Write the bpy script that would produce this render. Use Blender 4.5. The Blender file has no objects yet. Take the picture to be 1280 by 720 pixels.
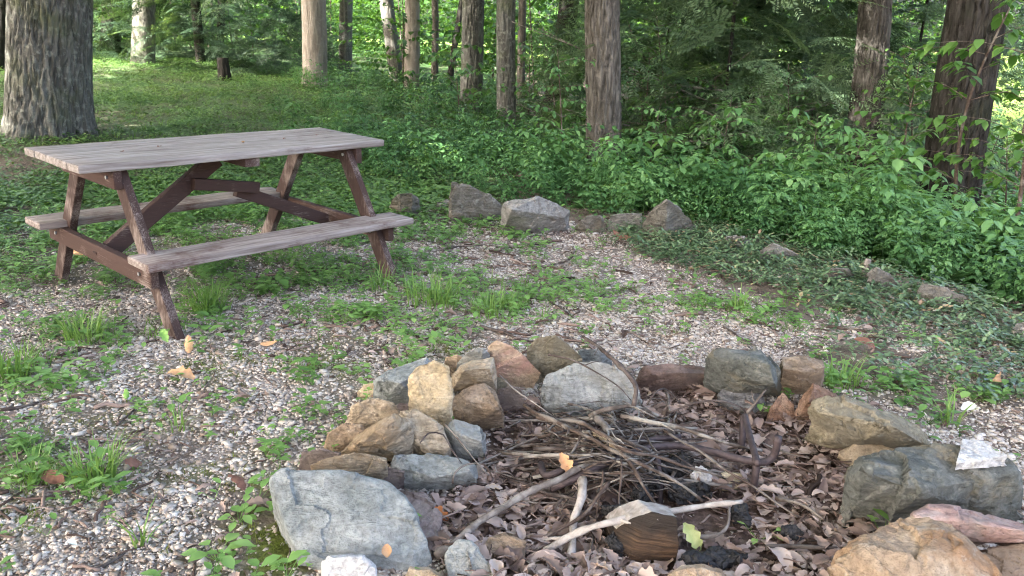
import bpy, bmesh, math, random
import numpy as np
from mathutils import Vector, Matrix, noise as mnoise
random.seed(7)
RNG = np.random.default_rng(11)
SC = bpy.context.scene
COL = SC.collection
PI = math.pi

# ------------------------------------------------------------------ camera
CF, CH, CPITCH, CROLL = 1017.49, 1.3321, 0.2945, 0.0203
cp, sp = math.cos(CPITCH), math.sin(CPITCH)
cr, sr = math.cos(CROLL), math.sin(CROLL)
EYE = np.array([0, 0, CH])
FW, R0, U0 = np.array([0, cp, -sp]), np.array([1., 0, 0]), np.array([0, sp, cp])

def ray(px, py):
    du, dv = px - 640.0, py - 360.0
    u, v = cr * du + sr * dv, -sr * du + cr * dv
    return R0 * u + FW * CF - U0 * v
def P(px, py, z=0.0):
    d = ray(px, py)
    return EYE + d * ((z - CH) / d[2])
def AT(px, py, Y):
    d = ray(px, py)
    return EYE + d * (Y / d[1])

# ------------------------------------------------------------------ noise
def _h(ix, iy, iz, seed):
    n = (ix.astype(np.int64) * 374761393 + iy.astype(np.int64) * 668265263 + iz.astype(np.int64) * 2147483647 + seed * 974634777) & 0xFFFFFFFF
    n = ((n ^ (n >> 13)) * 1274126177) & 0xFFFFFFFF
    n = (n ^ (n >> 16)) & 0xFFFFFF
    return n / float(0xFFFFFF)
def vnoise(x, y, z=None, seed=0):
    x = np.asarray(x, float); y = np.asarray(y, float)
    z = np.zeros_like(x) if z is None else np.asarray(z, float)
    fx, fy, fz = np.floor(x), np.floor(y), np.floor(z)
    tx, ty, tz = x - fx, y - fy, z - fz
    tx, ty, tz = [t * t * (3 - 2 * t) for t in (tx, ty, tz)]
    r = 0
    for a in (0, 1):
        for b in (0, 1):
            for c in (0, 1):
                w = (tx if a else 1 - tx) * (ty if b else 1 - ty) * (tz if c else 1 - tz)
                r = r + w * _h(fx + a, fy + b, fz + c, seed)
    return r
def fbm(x, y, z=None, seed=0, oct=4):
    r, a, t = 0, 1.0, 0
    x = np.asarray(x, float); y = np.asarray(y, float)
    for i in range(oct):
        r = r + a * vnoise(x, y, z, seed + i); t += a; a *= .5
        x = x * 2.03; y = y * 2.03; z = None if z is None else z * 2.03
    return r / t
def sstep(a, b, x):
    t = np.clip((x - a) / (b - a), 0, 1)
    return t * t * (3 - 2 * t)

# ------------------------------------------------------------------ terrain
ROW = [P(*p)[:2] for p in ((470, 252), (590, 262), (670, 275), (835, 285), (990, 325), (1190, 382), (1290, 420), (1500, 520))]
def row_dist(x, y):
    """signed distance beyond the stone row (positive on the wooded side)"""
    best = np.full(np.shape(x), 1e9); sgn = np.ones(np.shape(x))
    for a, b in zip(ROW[:-1], ROW[1:]):
        d = b - a; L = d @ d
        t = np.clip(((x - a[0]) * d[0] + (y - a[1]) * d[1]) / L, 0, 1)
        qx, qy = a[0] + t * d[0], a[1] + t * d[1]
        dd = np.hypot(x - qx, y - qy)
        s = np.sign(-( (x - a[0]) * d[1] - (y - a[1]) * d[0]))
        m = dd < best
        best = np.where(m, dd, best); sgn = np.where(m, s, sgn)
    return best * sgn
PITC = P(810, 585)[:2]
def terr(x, y):
    x = np.asarray(x, float); y = np.asarray(y, float)
    A = np.clip(.42 - .07 * (x + 3.7), -.15, .85)
    z = A * sstep(5.8, 16, y)
    d = row_dist(x, y)
    k = sstep(-.8, 2.5, x)
    z = z - k * np.minimum(.9, .22 * np.clip(d - .25, 0, None)) * (1 - sstep(14, 30, y))
    z = z + (.012 + .05 * sstep(5.5, 9, np.hypot(x, y))) * (fbm(x * .7, y * .7, seed=3, oct=3) - .5) + .02 * (fbm(x * 3, y * 3, seed=5, oct=3) - .5)
    z = z + sstep(9, 16, np.hypot(x, y)) * .3 * (fbm(x * .15, y * .15, seed=8, oct=3) - .5)
    pd = np.hypot(x - PITC[0], (y - PITC[1]) * 1.05)
    z = z - .05 * (1 - sstep(.45, .85, pd))
    return z
def G(px, py):
    z = 0.0
    for _ in range(30):
        p = P(px, py, z); z = .5 * z + .5 * float(terr(p[0], p[1]))
    p = P(px, py, z)
    return p
def onT(x, y):
    return np.array([x, y, float(terr(x, y))])

# ------------------------------------------------------------------ object helpers
def link(o, parent=None):
    COL.objects.link(o)
    if parent is not None: o.parent = parent
    return o
def tag(o, label=None, cat=None, group=None, kind=None):
    if label: o['label'] = label
    if cat: o['category'] = cat
    if group: o['group'] = group
    if kind: o['kind'] = kind
    return o
def empty(name, loc=(0, 0, 0), rz=0):
    o = bpy.data.objects.new(name, None); o.location = loc; o.rotation_euler = (0, 0, rz); o.empty_display_size = .1
    return link(o)
def mesh_np(name, V, loops, starts, mats, parent=None, smooth=False, attrs=None, midx=None):
    me = bpy.data.meshes.new(name)
    V = np.ascontiguousarray(V, np.float32); loops = np.ascontiguousarray(loops, np.int32); starts = np.ascontiguousarray(starts, np.int32)
    me.vertices.add(len(V)); me.vertices.foreach_set('co', V.ravel())
    me.loops.add(len(loops)); me.loops.foreach_set('vertex_index', loops)
    me.polygons.add(len(starts)); me.polygons.foreach_set('loop_start', starts)
    if smooth: me.polygons.foreach_set('use_smooth', np.ones(len(starts), bool))
    if midx is not None: me.polygons.foreach_set('material_index', np.ascontiguousarray(midx, np.int32))
    for k, a in (attrs or {}).items():
        at = me.attributes.new(k, 'FLOAT', 'POINT'); at.data.foreach_set('value', np.ascontiguousarray(a, np.float32))
    me.update(calc_edges=True)
    for m in (mats if isinstance(mats, (list, tuple)) else [mats]): me.materials.append(m)
    o = bpy.data.objects.new(name, me)
    return link(o, parent)
def bm_obj(name, bm, mats, parent=None, smooth=False):
    me = bpy.data.meshes.new(name); bm.to_mesh(me); bm.free()
    if smooth:
        for p in me.polygons: p.use_smooth = True
    for m in (mats if isinstance(mats, (list, tuple)) else [mats]): me.materials.append(m)
    return link(bpy.data.objects.new(name, me), parent)

class Tri:
    """template: triangles with a per-vertex tint"""
    def __init__(s): s.v, s.f, s.t, s.n = [], [], [], 0
    def add(s, v, f, t=0.0):
        v = np.asarray(v, float); f = np.asarray(f, int)
        s.v.append(v); s.f.append(f + s.n); s.n += len(v)
        s.t.append(np.full(len(v), t) if np.isscalar(t) else np.asarray(t)); return s
    def get(s): return np.concatenate(s.v), np.concatenate(s.f), np.concatenate(s.t)
def rots(yaw, tilt=None, az=None):
    """rotation matrices: yaw about z then tilt about a horizontal axis at azimuth az"""
    N = len(yaw); c, s = np.cos(yaw), np.sin(yaw)
    Rz = np.zeros((N, 3, 3)); Rz[:, 0, 0] = c; Rz[:, 0, 1] = -s; Rz[:, 1, 0] = s; Rz[:, 1, 1] = c; Rz[:, 2, 2] = 1
    if tilt is None: return Rz
    kx, ky = np.cos(az), np.sin(az); ct, st = np.cos(tilt), np.sin(tilt); o = 1 - ct
    R = np.zeros((N, 3, 3))
    R[:, 0, 0] = ct + kx * kx * o; R[:, 0, 1] = kx * ky * o; R[:, 0, 2] = ky * st
    R[:, 1, 0] = kx * ky * o; R[:, 1, 1] = ct + ky * ky * o; R[:, 1, 2] = -kx * st
    R[:, 2, 0] = -ky * st; R[:, 2, 1] = kx * st; R[:, 2, 2] = ct
    return R @ Rz
def scatter_arrays(templates, pos, scale, R, tint, which=None):
    N = len(pos); which = RNG.integers(0, len(templates), N) if which is None else which
    Vs, Fs, Ts, off = [], [], [], 0
    scale = np.asarray(scale, float)
    if scale.ndim == 1: scale = np.repeat(scale[:, None], 3, 1)
    for k, (v, f, t) in enumerate(templates):
        m = np.nonzero(which == k)[0]
        if not len(m): continue
        vv = v[None] * scale[m][:, None, :]
        vv = np.einsum('nij,nkj->nki', R[m], vv) + pos[m][:, None, :]
        ff = f[None] + (np.arange(len(m)) * len(v))[:, None, None] + off
        Vs.append(vv.reshape(-1, 3)); Fs.append(ff.reshape(-1, 3))
        Ts.append((t[None] + tint[m][:, None]).ravel()); off += len(m) * len(v)
    return np.concatenate(Vs), np.concatenate(Fs), np.concatenate(Ts)
def tri_obj(name, V, F, T, mat, parent=None, smooth=False):
    return mesh_np(name, V, F.ravel(), np.arange(len(F)) * 3, mat, parent, smooth, {'tint': T})
def scatter(name, mat, templates, pos, scale, R, tint, parent=None, smooth=False, which=None):
    V, F, T = scatter_arrays(templates, pos, scale, R, tint, which)
    return tri_obj(name, V, F, T, mat, parent, smooth)

# ------------------------------------------------------------------ materials
def mat_new(name):
    m = bpy.data.materials.new(name); m.use_nodes = True
    nt = m.node_tree; nt.nodes.clear()
    return m, nt
def nd(nt, typ, **kw):
    n = nt.nodes.new(typ)
    for k, v in kw.items():
        if k.startswith('i_'): n.inputs[k[2:].replace('_', ' ')].default_value = v
        else: setattr(n, k, v)
    return n
def lk(nt, a, b): nt.links.new(a, b)
def ramp(nt, fac, stops, interp='LINEAR'):
    r = nt.nodes.new('ShaderNodeValToRGB'); cr_ = r.color_ramp; cr_.interpolation = interp
    while len(cr_.elements) < len(stops): cr_.elements.new(.5)
    for e, (p, c) in zip(cr_.elements, stops):
        e.position = p; e.color = (*c, 1) if len(c) == 3 else c
    lk(nt, fac, r.inputs[0]); return r
def noise_n(nt, vec, scale, detail=5, rough=.55, dist=0):
    n = nd(nt, 'ShaderNodeTexNoise'); n.inputs['Scale'].default_value = scale; n.inputs['Detail'].default_value = detail
    n.inputs['Roughness'].default_value = rough; n.inputs['Distortion'].default_value = dist
    if vec is not None: lk(nt, vec, n.inputs['Vector'])
    return n
def mixc(nt, fac, a, b, mode='MIX'):
    m = nd(nt, 'ShaderNodeMix', data_type='RGBA', blend_type=mode)
    for sock, v in ((m.inputs[0], fac), (m.inputs[6], a), (m.inputs[7], b)):
        if hasattr(v, 'is_linked'): lk(nt, v, sock)
        elif isinstance(v, (int, float)): sock.default_value = v
        else: sock.default_value = (*v, 1)
    return m.outputs[2]
def mathn(nt, op, a, b=None, clamp=False):
    m = nd(nt, 'ShaderNodeMath', operation=op, use_clamp=clamp)
    for i, v in enumerate((a, b)):
        if v is None: continue
        if hasattr(v, 'is_linked'): lk(nt, v, m.inputs[i])
        else: m.inputs[i].default_value = v
    return m.outputs[0]
def bump(nt, h, dist, strength=1.0, prev=None):
    b = nd(nt, 'ShaderNodeBump'); b.inputs['Distance'].default_value = dist; b.inputs['Strength'].default_value = strength
    lk(nt, h, b.inputs['Height'])
    if prev is not None: lk(nt, prev, b.inputs['Normal'])
    return b.outputs[0]
def finish(nt, color, rough=.8, normal=None, spec=.3):
    b = nd(nt, 'ShaderNodeBsdfPrincipled'); o = nd(nt, 'ShaderNodeOutputMaterial')
    if hasattr(color, 'is_linked'): lk(nt, color, b.inputs['Base Color'])
    else: b.inputs['Base Color'].default_value = (*color, 1)
    if hasattr(rough, 'is_linked'): lk(nt, rough, b.inputs['Roughness'])
    else: b.inputs['Roughness'].default_value = rough
    b.inputs['Specular IOR Level'].default_value = spec
    if normal is not None: lk(nt, normal, b.inputs['Normal'])
    lk(nt, b.outputs[0], o.inputs[0]); return b
def objvec(nt, scale=(1, 1, 1), rot=(0, 0, 0)):
    tc = nd(nt, 'ShaderNodeTexCoord'); mp = nd(nt, 'ShaderNodeMapping')
    mp.inputs['Scale'].default_value = scale; mp.inputs['Rotation'].default_value = rot
    oi = nd(nt, 'ShaderNodeObjectInfo'); ad = nd(nt, 'ShaderNodeVectorMath', operation='MULTIPLY_ADD')
    lk(nt, oi.outputs['Random'], ad.inputs[0]); ad.inputs[1].default_value = (37, 53, 71); lk(nt, tc.outputs['Object'], ad.inputs[2])
    lk(nt, ad.outputs[0], mp.inputs['Vector']); return mp.outputs[0]
def attr(nt, name):
    a = nd(nt, 'ShaderNodeAttribute'); a.attribute_name = name; return a.outputs['Fac']

def leaf_mat(name, stops, trans=.35, rough=.45, spec=.35, transcol=None):
    m, nt = mat_new(name)
    c = ramp(nt, attr(nt, 'tint'), stops).outputs[0]
    b = nd(nt, 'ShaderNodeBsdfPrincipled'); lk(nt, c, b.inputs['Base Color']); b.inputs['Roughness'].default_value = rough
    b.inputs['Specular IOR Level'].default_value = spec
    t = nd(nt, 'ShaderNodeBsdfTranslucent')
    tc = mixc(nt, 1.0, c, transcol or (1.5, 1.35, .55), 'MULTIPLY'); lk(nt, tc, t.inputs['Color'])
    mx = nd(nt, 'ShaderNodeMixShader'); mx.inputs[0].default_value = trans
    lk(nt, b.outputs[0], mx.inputs[1]); lk(nt, t.outputs[0], mx.inputs[2])
    o = nd(nt, 'ShaderNodeOutputMaterial'); lk(nt, mx.outputs[0], o.inputs[0]); return m

def rock_mat(name, c1, c2, c3, stain=None, strata=0.6, seed=0, lich=.25, lc=(.55, .57, .52)):
    m, nt = mat_new(name)
    v = objvec(nt, (1, 1, 1), (seed * .7, seed * 1.3, seed * .4))
    vs = objvec(nt, (1.2, 1.2, 9), (.4 + seed * .31, .3 + seed * .17, seed))
    n1 = noise_n(nt, v, 7, 8, .62, .6); n2 = noise_n(nt, vs, 6, 7, .65, 1.2); n3 = noise_n(nt, v, 60, 5, .7)
    n4 = noise_n(nt, v, 3.2, 6, .6, .8); n5 = noise_n(nt, v, 19, 7, .7, .3)
    base = ramp(nt, n1.outputs[0], [(.32, c1), (.5, c2), (.66, c3)]).outputs[0]
    st = ramp(nt, n2.outputs[0], [(.36, (.62, .6, .58)), (.52, (1, 1, 1)), (.66, (1.18, 1.17, 1.15))]).outputs[0]
    base = mixc(nt, strata, base, st, 'MULTIPLY')
    sk = ramp(nt, n3.outputs[0], [(.33, (.52, .52, .52)), (.5, (1, 1, 1)), (.68, (1.35, 1.35, 1.35))]).outputs[0]
    base = mixc(nt, .75, base, sk, 'MULTIPLY')
    if stain:
        f = ramp(nt, n4.outputs[0], [(.5, (0, 0, 0)), (.62, (1, 1, 1))]).outputs[0]
        f2 = mathn(nt, 'MULTIPLY', f, .7); base = mixc(nt, f2, base, stain)
    if lich:
        f = ramp(nt, n5.outputs[0], [(.58, (0, 0, 0)), (.66, (1, 1, 1))]).outputs[0]
        f = mathn(nt, 'MULTIPLY', f, lich); base = mixc(nt, f, base, lc)
    h = mathn(nt, 'ADD', mathn(nt, 'MULTIPLY', n2.outputs[0], strata), mathn(nt, 'MULTIPLY', n5.outputs[0], .8))
    nm = bump(nt, h, .022, 1.0); nm = bump(nt, n3.outputs[0], .007, 1.0, nm)
    finish(nt, base, .82, nm, .25); return m

ROCK = {
 'grey':   rock_mat('grey_schist', (.20, .225, .225), (.30, .325, .325), (.40, .42, .41), None, .5, 1, .35),
 'green':  rock_mat('green_grey_schist', (.17, .185, .16), (.27, .285, .255), (.37, .38, .34), (.30, .26, .18), .7, 2, .25),
 'slab':   rock_mat('pale_schist', (.26, .28, .27), (.37, .385, .37), (.47, .48, .46), (.26, .26, .24), .6, 3, .2),
 'dark':   rock_mat('dark_greenstone', (.075, .082, .075), (.13, .14, .13), (.21, .215, .20), (.20, .17, .11), .45, 4, .35, (.36, .36, .30)),
 'olive':  rock_mat('olive_stone', (.17, .15, .105), (.25, .22, .155), (.33, .295, .21), (.17, .16, .13), .4, 5, .2),
 'tan':    rock_mat('tan_sandstone', (.30, .235, .16), (.43, .35, .25), (.54, .46, .35), (.34, .25, .15), .3, 6, .15, (.66, .58, .46)),
 'yellow': rock_mat('yellow_sandstone', (.38, .295, .175), (.50, .405, .26), (.60, .51, .36), None, .2, 7, .2, (.68, .58, .42)),
 'orange': rock_mat('orange_sandstone', (.25, .18, .12), (.37, .285, .20), (.48, .40, .31), (.25, .135, .065), .2, 8, .55, (.46, .42, .36)),
 'pink':   rock_mat('pink_orange_stone', (.33, .24, .16), (.45, .34, .235), (.54, .43, .32), (.48, .27, .24), .3, 9, .15, (.66, .52, .46)),
 'brown':  rock_mat('brown_stone', (.20, .145, .10), (.31, .235, .165), (.40, .32, .24), (.22, .17, .13), .7, 10, .2),
 'layer':  rock_mat('layered_tan_stone', (.30, .24, .165), (.43, .36, .265), (.54, .47, .37), (.34, .24, .14), .95, 11, .2, (.58, .54, .47)),
 'purple': rock_mat('purple_brown_stone', (.15, .115, .11), (.225, .18, .17), (.30, .25, .235), (.24, .20, .17), .5, 12, .15),
 'maroon': rock_mat('maroon_stone', (.10, .065, .058), (.165, .115, .10), (.24, .18, .155), (.10, .085, .08), .6, 13, .15, (.3, .25, .22)),
 'rust':   rock_mat('rusty_stone', (.16, .085, .055), (.26, .16, .11), (.33, .24, .18), (.17, .135, .115), .6, 14, .15, (.36, .3, .25)),
 'white':  rock_mat('white_quartz', (.42, .43, .44), (.55, .56, .57), (.68, .68, .68), None, .25, 15, .0),
 'char':   rock_mat('sooty_stone', (.13, .13, .135), (.23, .235, .245), (.33, .335, .345), (.08, .078, .075), .95, 16, .0),
 'pinkslab': rock_mat('pink_quartzite', (.27, .17, .15), (.38, .26, .235), (.45, .36, .33), (.34, .31, .285), .5, 17, .15, (.5, .44, .4)),
 'far':    rock_mat('weathered_grey_boulder', (.12, .112, .098), (.19, .18, .162), (.27, .26, .238), (.19, .165, .125), .5, 18, .3),
 'farpale': rock_mat('pale_weathered_boulder', (.19, .18, .168), (.29, .28, .262), (.38, .37, .35), (.17, .155, .135), .5, 19, .25),
}

def wood_mat(name, cols, axis='x', paint=None, wear=.5, scale=1.0):
    m, nt = mat_new(name)
    s = {'x': (1.2, 26, 26), 'y': (26, 1.2, 26), 'z': (26, 26, 1.2)}[axis]
    v = objvec(nt, tuple(a * scale for a in s)); vv = objvec(nt)
    n1 = noise_n(nt, v, 2.2, 6, .65, .5); n2 = noise_n(nt, vv, 5, 6, .6); n3 = noise_n(nt, v, 9, 4, .7)
    c = ramp(nt, n1.outputs[0], [(.3, cols[0]), (.5, cols[1]), (.68, cols[2])]).outputs[0]
    if paint:
        f = mathn(nt, 'ADD', mathn(nt, 'MULTIPLY', n2.outputs[0], .6), mathn(nt, 'MULTIPLY', n3.outputs[0], .4))
        f = ramp(nt, f, [(wear - .05, (1, 1, 1)), (wear + .07, (0, 0, 0))]).outputs[0]
        pc = mixc(nt, n1.outputs[0], tuple(a * .7 for a in paint), tuple(min(1, a * 1.25) for a in paint))
        c = mixc(nt, f, c, pc)
    nm = bump(nt, n1.outputs[0], .004, .8); nm = bump(nt, n3.outputs[0], .002, .6, nm)
    finish(nt, c, .78, nm, .25); return m
M = {}
def bark_mat(name, c1, c2, c3, moss=None, vs=6.0, lich=.3, lc=(.42, .44, .38)):
    m, nt = mat_new(name)
    v = objvec(nt, (vs * 2.2, vs * 2.2, vs * .35)); vv = objvec(nt)
    n1 = noise_n(nt, v, 1.6, 7, .62, .8); n2 = noise_n(nt, vv, 2.2, 5, .6); n3 = noise_n(nt, vv, 16, 6, .65)
    c = ramp(nt, n1.outputs[0], [(.3, c1), (.48, c2), (.66, c3)]).outputs[0]
    f = ramp(nt, n3.outputs[0], [(.52, (0, 0, 0)), (.64, (1, 1, 1))]).outputs[0]
    c = mixc(nt, mathn(nt, 'MULTIPLY', f, lich), c, lc)
    if moss:
        f = ramp(nt, n2.outputs[0], [(.5, (0, 0, 0)), (.68, (1, 1, 1))]).outputs[0]
        c = mixc(nt, mathn(nt, 'MULTIPLY', f, .55), c, moss)
    nm = bump(nt, n1.outputs[0], .05, 1.0); nm = bump(nt, n3.outputs[0], .010, .8, nm)
    finish(nt, c, .9, nm, .15); return m
M['bark_oak'] = bark_mat('oak_bark', (.055, .053, .047), (.118, .116, .104), (.19, .19, .175), (.11, .13, .06), 5, .4)
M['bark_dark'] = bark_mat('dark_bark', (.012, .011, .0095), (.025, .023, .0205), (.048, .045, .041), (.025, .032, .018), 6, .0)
M['bark_brown'] = bark_mat('brown_ridged_bark', (.036, .033, .028), (.105, .096, .083), (.185, .172, .152), None, 7, .2, (.33, .3, .26))
M['bark_umber'] = bark_mat('furrowed_umber_bark', (.020, .018, .016), (.056, .051, .045), (.105, .098, .088), None, 7, .12, (.2, .2, .17))
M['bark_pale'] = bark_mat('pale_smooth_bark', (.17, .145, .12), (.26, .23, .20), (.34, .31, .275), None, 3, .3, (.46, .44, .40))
M['bark_grey'] = bark_mat('grey_lichen_bark', (.06, .058, .052), (.115, .11, .10), (.18, .175, .16), (.11, .13, .08), 4, .4, (.26, .28, .235))
M['table_top'] = wood_mat('weathered_tabletop_wood', ((.15, .12, .105), (.285, .255, .24), (.42, .39, .37)), 'x', (.115, .075, .065), .38)
M['seat'] = wood_mat('weathered_seat_wood', ((.14, .11, .095), (.26, .22, .205), (.39, .35, .33)), 'x', (.11, .062, .052), .42)
M['red_x'] = wood_mat('red_brown_stain_wood', ((.14, .105, .09), (.22, .18, .16), (.31, .27, .25)), 'x', (.058, .034, .029), .58)
M['red_y'] = wood_mat('red_brown_beam_wood', ((.14, .10, .085), (.22, .175, .155), (.31, .27, .25)), 'y', (.064, .037, .031), .57)
M['red_z'] = wood_mat('red_brown_leg_wood', ((.15, .11, .095), (.24, .195, .175), (.34, .295, .27)), 'z', (.054, .032, .027), .54)

def simple_mat(name, c1, c2, rough=.7, scale=20, spec=.3, metallic=0, bd=.003):
    m, nt = mat_new(name); v = objvec(nt); n = noise_n(nt, v, scale, 6, .65, .3)
    c = ramp(nt, n.outputs[0], [(.35, c1), (.65, c2)]).outputs[0]
    b = finish(nt, c, rough, bump(nt, n.outputs[0], bd, .8), spec); b.inputs['Metallic'].default_value = metallic; return m
M['bolt'] = simple_mat('galvanised_bolt', (.30, .31, .33), (.45, .46, .48), .45, 60, .5, .8, .0005)
M['iron'] = simple_mat('rusty_iron', (.04, .031, .034), (.085, .064, .066), .6, 45, .4, .3, .002)
M['charcoal'] = simple_mat('charcoal', (.008, .008, .009), (.028, .028, .03), .6, 60, .4, 0, .006)
M['ash'] = simple_mat('pale_ash', (.32, .31, .30), (.5, .49, .48), .95, 30)
def stick_mat(name, c1, c2, c3, lich=0.0):
    m, nt = mat_new(name); v = objvec(nt); n = noise_n(nt, v, 26, 6, .65, .4); n2 = noise_n(nt, v, 110, 3, .6); n3 = noise_n(nt, v, 9, 4, .6)
    c = ramp(nt, n.outputs[0], [(.32, c1), (.5, c2), (.68, c3)]).outputs[0]
    if lich:
        f = ramp(nt, n3.outputs[0], [(.5, (0, 0, 0)), (.58, (1, 1, 1))]).outputs[0]
        c = mixc(nt, mathn(nt, 'MULTIPLY', f, lich), c, (.46, .45, .41))
    finish(nt, c, .85, bump(nt, n2.outputs[0], .002, .8), .2); return m
M['stick_white'] = stick_mat('bleached_stick', (.22, .195, .17), (.36, .33, .30), (.48, .45, .42))
M['stick_grey'] = stick_mat('grey_stick', (.085, .072, .062), (.155, .135, .12), (.25, .225, .205), .3)
M['stick_brown'] = stick_mat('brown_stick', (.04, .029, .024), (.075, .055, .045), (.125, .097, .08), .25)
M['stick_dark'] = stick_mat('dark_stick', (.035, .028, .025), (.07, .055, .05), (.12, .10, .09), .1)
M['stick_lich'] = stick_mat('lichened_stick', (.055, .044, .036), (.105, .086, .072), (.175, .15, .13), .5)
M['stick_pale'] = stick_mat('pale_broken_wood', (.30, .22, .14), (.42, .33, .23), (.52, .43, .32))

# leaf materials
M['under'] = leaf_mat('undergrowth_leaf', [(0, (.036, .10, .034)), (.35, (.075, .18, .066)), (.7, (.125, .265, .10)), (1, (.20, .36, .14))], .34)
M['ivy'] = leaf_mat('vinca_leaf', [(0, (.20, .14, .095)), (.08, (.045, .085, .042)), (.4, (.085, .15, .075)), (.75, (.145, .225, .115)), (.93, (.23, .31, .17)), (1, (.33, .25, .15))], .14, .36, .5)
M['cover'] = leaf_mat('ground_cover_leaf', [(0, (.05, .11, .034)), (.4, (.095, .19, .06)), (.8, (.15, .26, .088)), (1, (.22, .31, .12))], .25)
M['weed'] = leaf_mat('weed_leaf', [(0, (.085, .19, .05)), (.4, (.165, .32, .09)), (.8, (.24, .42, .13)), (1, (.32, .49, .18))], .3)
M['grass'] = leaf_mat('grass_blade', [(0, (.075, .16, .034)), (.5, (.14, .265, .068)), (.85, (.21, .345, .10)), (1, (.36, .33, .18))], .3)
M['crown'] = leaf_mat('tree_crown_leaf', [(0, (.026, .070, .018)), (.5, (.050, .122, .030)), (1, (.09, .18, .045))], .36, .5, .3, (1.5, 1.45, .5))
M['bright'] = leaf_mat('sapling_leaf', [(0, (.028, .080, .020)), (.4, (.054, .134, .034)), (.8, (.09, .19, .05)), (1, (.14, .25, .075))], .36, .5, .3, (1.5, 1.45, .5))
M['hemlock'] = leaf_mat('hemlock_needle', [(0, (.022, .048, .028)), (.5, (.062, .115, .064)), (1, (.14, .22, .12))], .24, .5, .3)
M['moss'] = leaf_mat('moss_tuft', [(0, (.075, .105, .018)), (.5, (.135, .175, .034)), (1, (.21, .25, .06))], .15, .8, .1)
M['dry'] = leaf_mat('dead_oak_leaf', [(0, (.04, .028, .023)), (.2, (.15, .105, .088)), (.5, (.31, .24, .21)), (.8, (.44, .36, .325)), (.94, (.52, .44, .40)), (1, (.46, .29, .15))], .14, .7, .2, (1.2, 1., .8))
M['leaf_orange'] = simple_mat('orange_leaf', (.40, .13, .04), (.55, .22, .08), .6, 40, .3, 0, .001)
M['leaf_tan'] = simple_mat('tan_leaf', (.46, .26, .13), (.60, .38, .22), .6, 40, .3, 0, .001)
M['leaf_rust'] = simple_mat('rust_leaf', (.13, .06, .045), (.23, .12, .085), .6, 40, .3, 0, .001)
M['leaf_white'] = simple_mat('pale_leaf', (.55, .58, .50), (.68, .70, .64), .6, 40, .3, 0, .001)
M['leaf_lime'] = simple_mat('lime_leaf', (.34, .40, .14), (.50, .52, .24), .6, 40, .3, 0, .001)
M['leaf_green'] = simple_mat('green_leaf', (.13, .28, .06), (.22, .38, .10), .6, 40, .3, 0, .001)
# gravel
m, nt = mat_new('crushed_gravel')
c = ramp(nt, attr(nt, 'tint'), [(0, (.085, .06, .045)), (.12, (.21, .16, .125)), (.26, (.36, .305, .26)), (.5, (.50, .445, .395)), (.75, (.60, .555, .505)), (1, (.71, .68, .645))]).outputs[0]
v = objvec(nt); n = noise_n(nt, v, 130, 4, .6)
c = mixc(nt, .5, c, ramp(nt, n.outputs[0], [(.35, (.75, .73, .70)), (.65, (1.12, 1.12, 1.12))]).outputs[0], 'MULTIPLY')
finish(nt, c, .85, bump(nt, n.outputs[0], .003, .6), .25); M['gravel'] = m
# ground
m, nt = mat_new('forest_floor')
v = objvec(nt)
soil_n = noise_n(nt, v, 9, 8, .65, .3); fine = noise_n(nt, v, 70, 5, .7); mid = noise_n(nt, v, 28, 6, .65)
soil = ramp(nt, soil_n.outputs[0], [(.3, (.085, .066, .052)), (.5, (.165, .135, .11)), (.7, (.25, .21, .18))]).outputs[0]
vo = nd(nt, 'ShaderNodeTexVoronoi'); vo.inputs['Scale'].default_value = 75; lk(nt, v, vo.inputs['Vector'])
sep = nd(nt, 'ShaderNodeSeparateColor'); lk(nt, vo.outputs['Color'], sep.inputs[0])
grv = ramp(nt, sep.outputs[0], [(0, (.12, .09, .075)), (.35, (.24, .20, .178)), (.7, (.36, .325, .305)), (1, (.50, .48, .47))]).outputs[0]
c = mixc(nt, attr(nt, 'gravel'), soil, grv)
lit = ramp(nt, mid.outputs[0], [(.3, (.05, .033, .026)), (.5, (.13, .09, .074)), (.7, (.24, .175, .15))]).outputs[0]
c = mixc(nt, attr(nt, 'litter'), c, lit)
grn = ramp(nt, mid.outputs[0], [(.3, (.030, .065, .022)), (.5, (.058, .118, .042)), (.7, (.095, .175, .065))]).outputs[0]
c = mixc(nt, attr(nt, 'green'), c, grn)
mos = ramp(nt, fine.outputs[0], [(.3, (.065, .085, .015)), (.7, (.17, .20, .045))]).outputs[0]
c = mixc(nt, attr(nt, 'moss'), c, mos)
c = mixc(nt, attr(nt, 'lawn'), c, ramp(nt, mid.outputs[0], [(.3, (.12, .20, .04)), (.7, (.22, .32, .08))]).outputs[0])
c = mixc(nt, .6, c, ramp(nt, fine.outputs[0], [(.3, (.7, .7, .7)), (.7, (1.2, 1.2, 1.2))]).outputs[0], 'MULTIPLY')
h = mathn(nt, 'ADD', mathn(nt, 'MULTIPLY', vo.outputs['Distance'], -.5), fine.outputs[0])
finish(nt, c, .95, bump(nt, h, .012, .9), .15); M['ground'] = m

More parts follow.
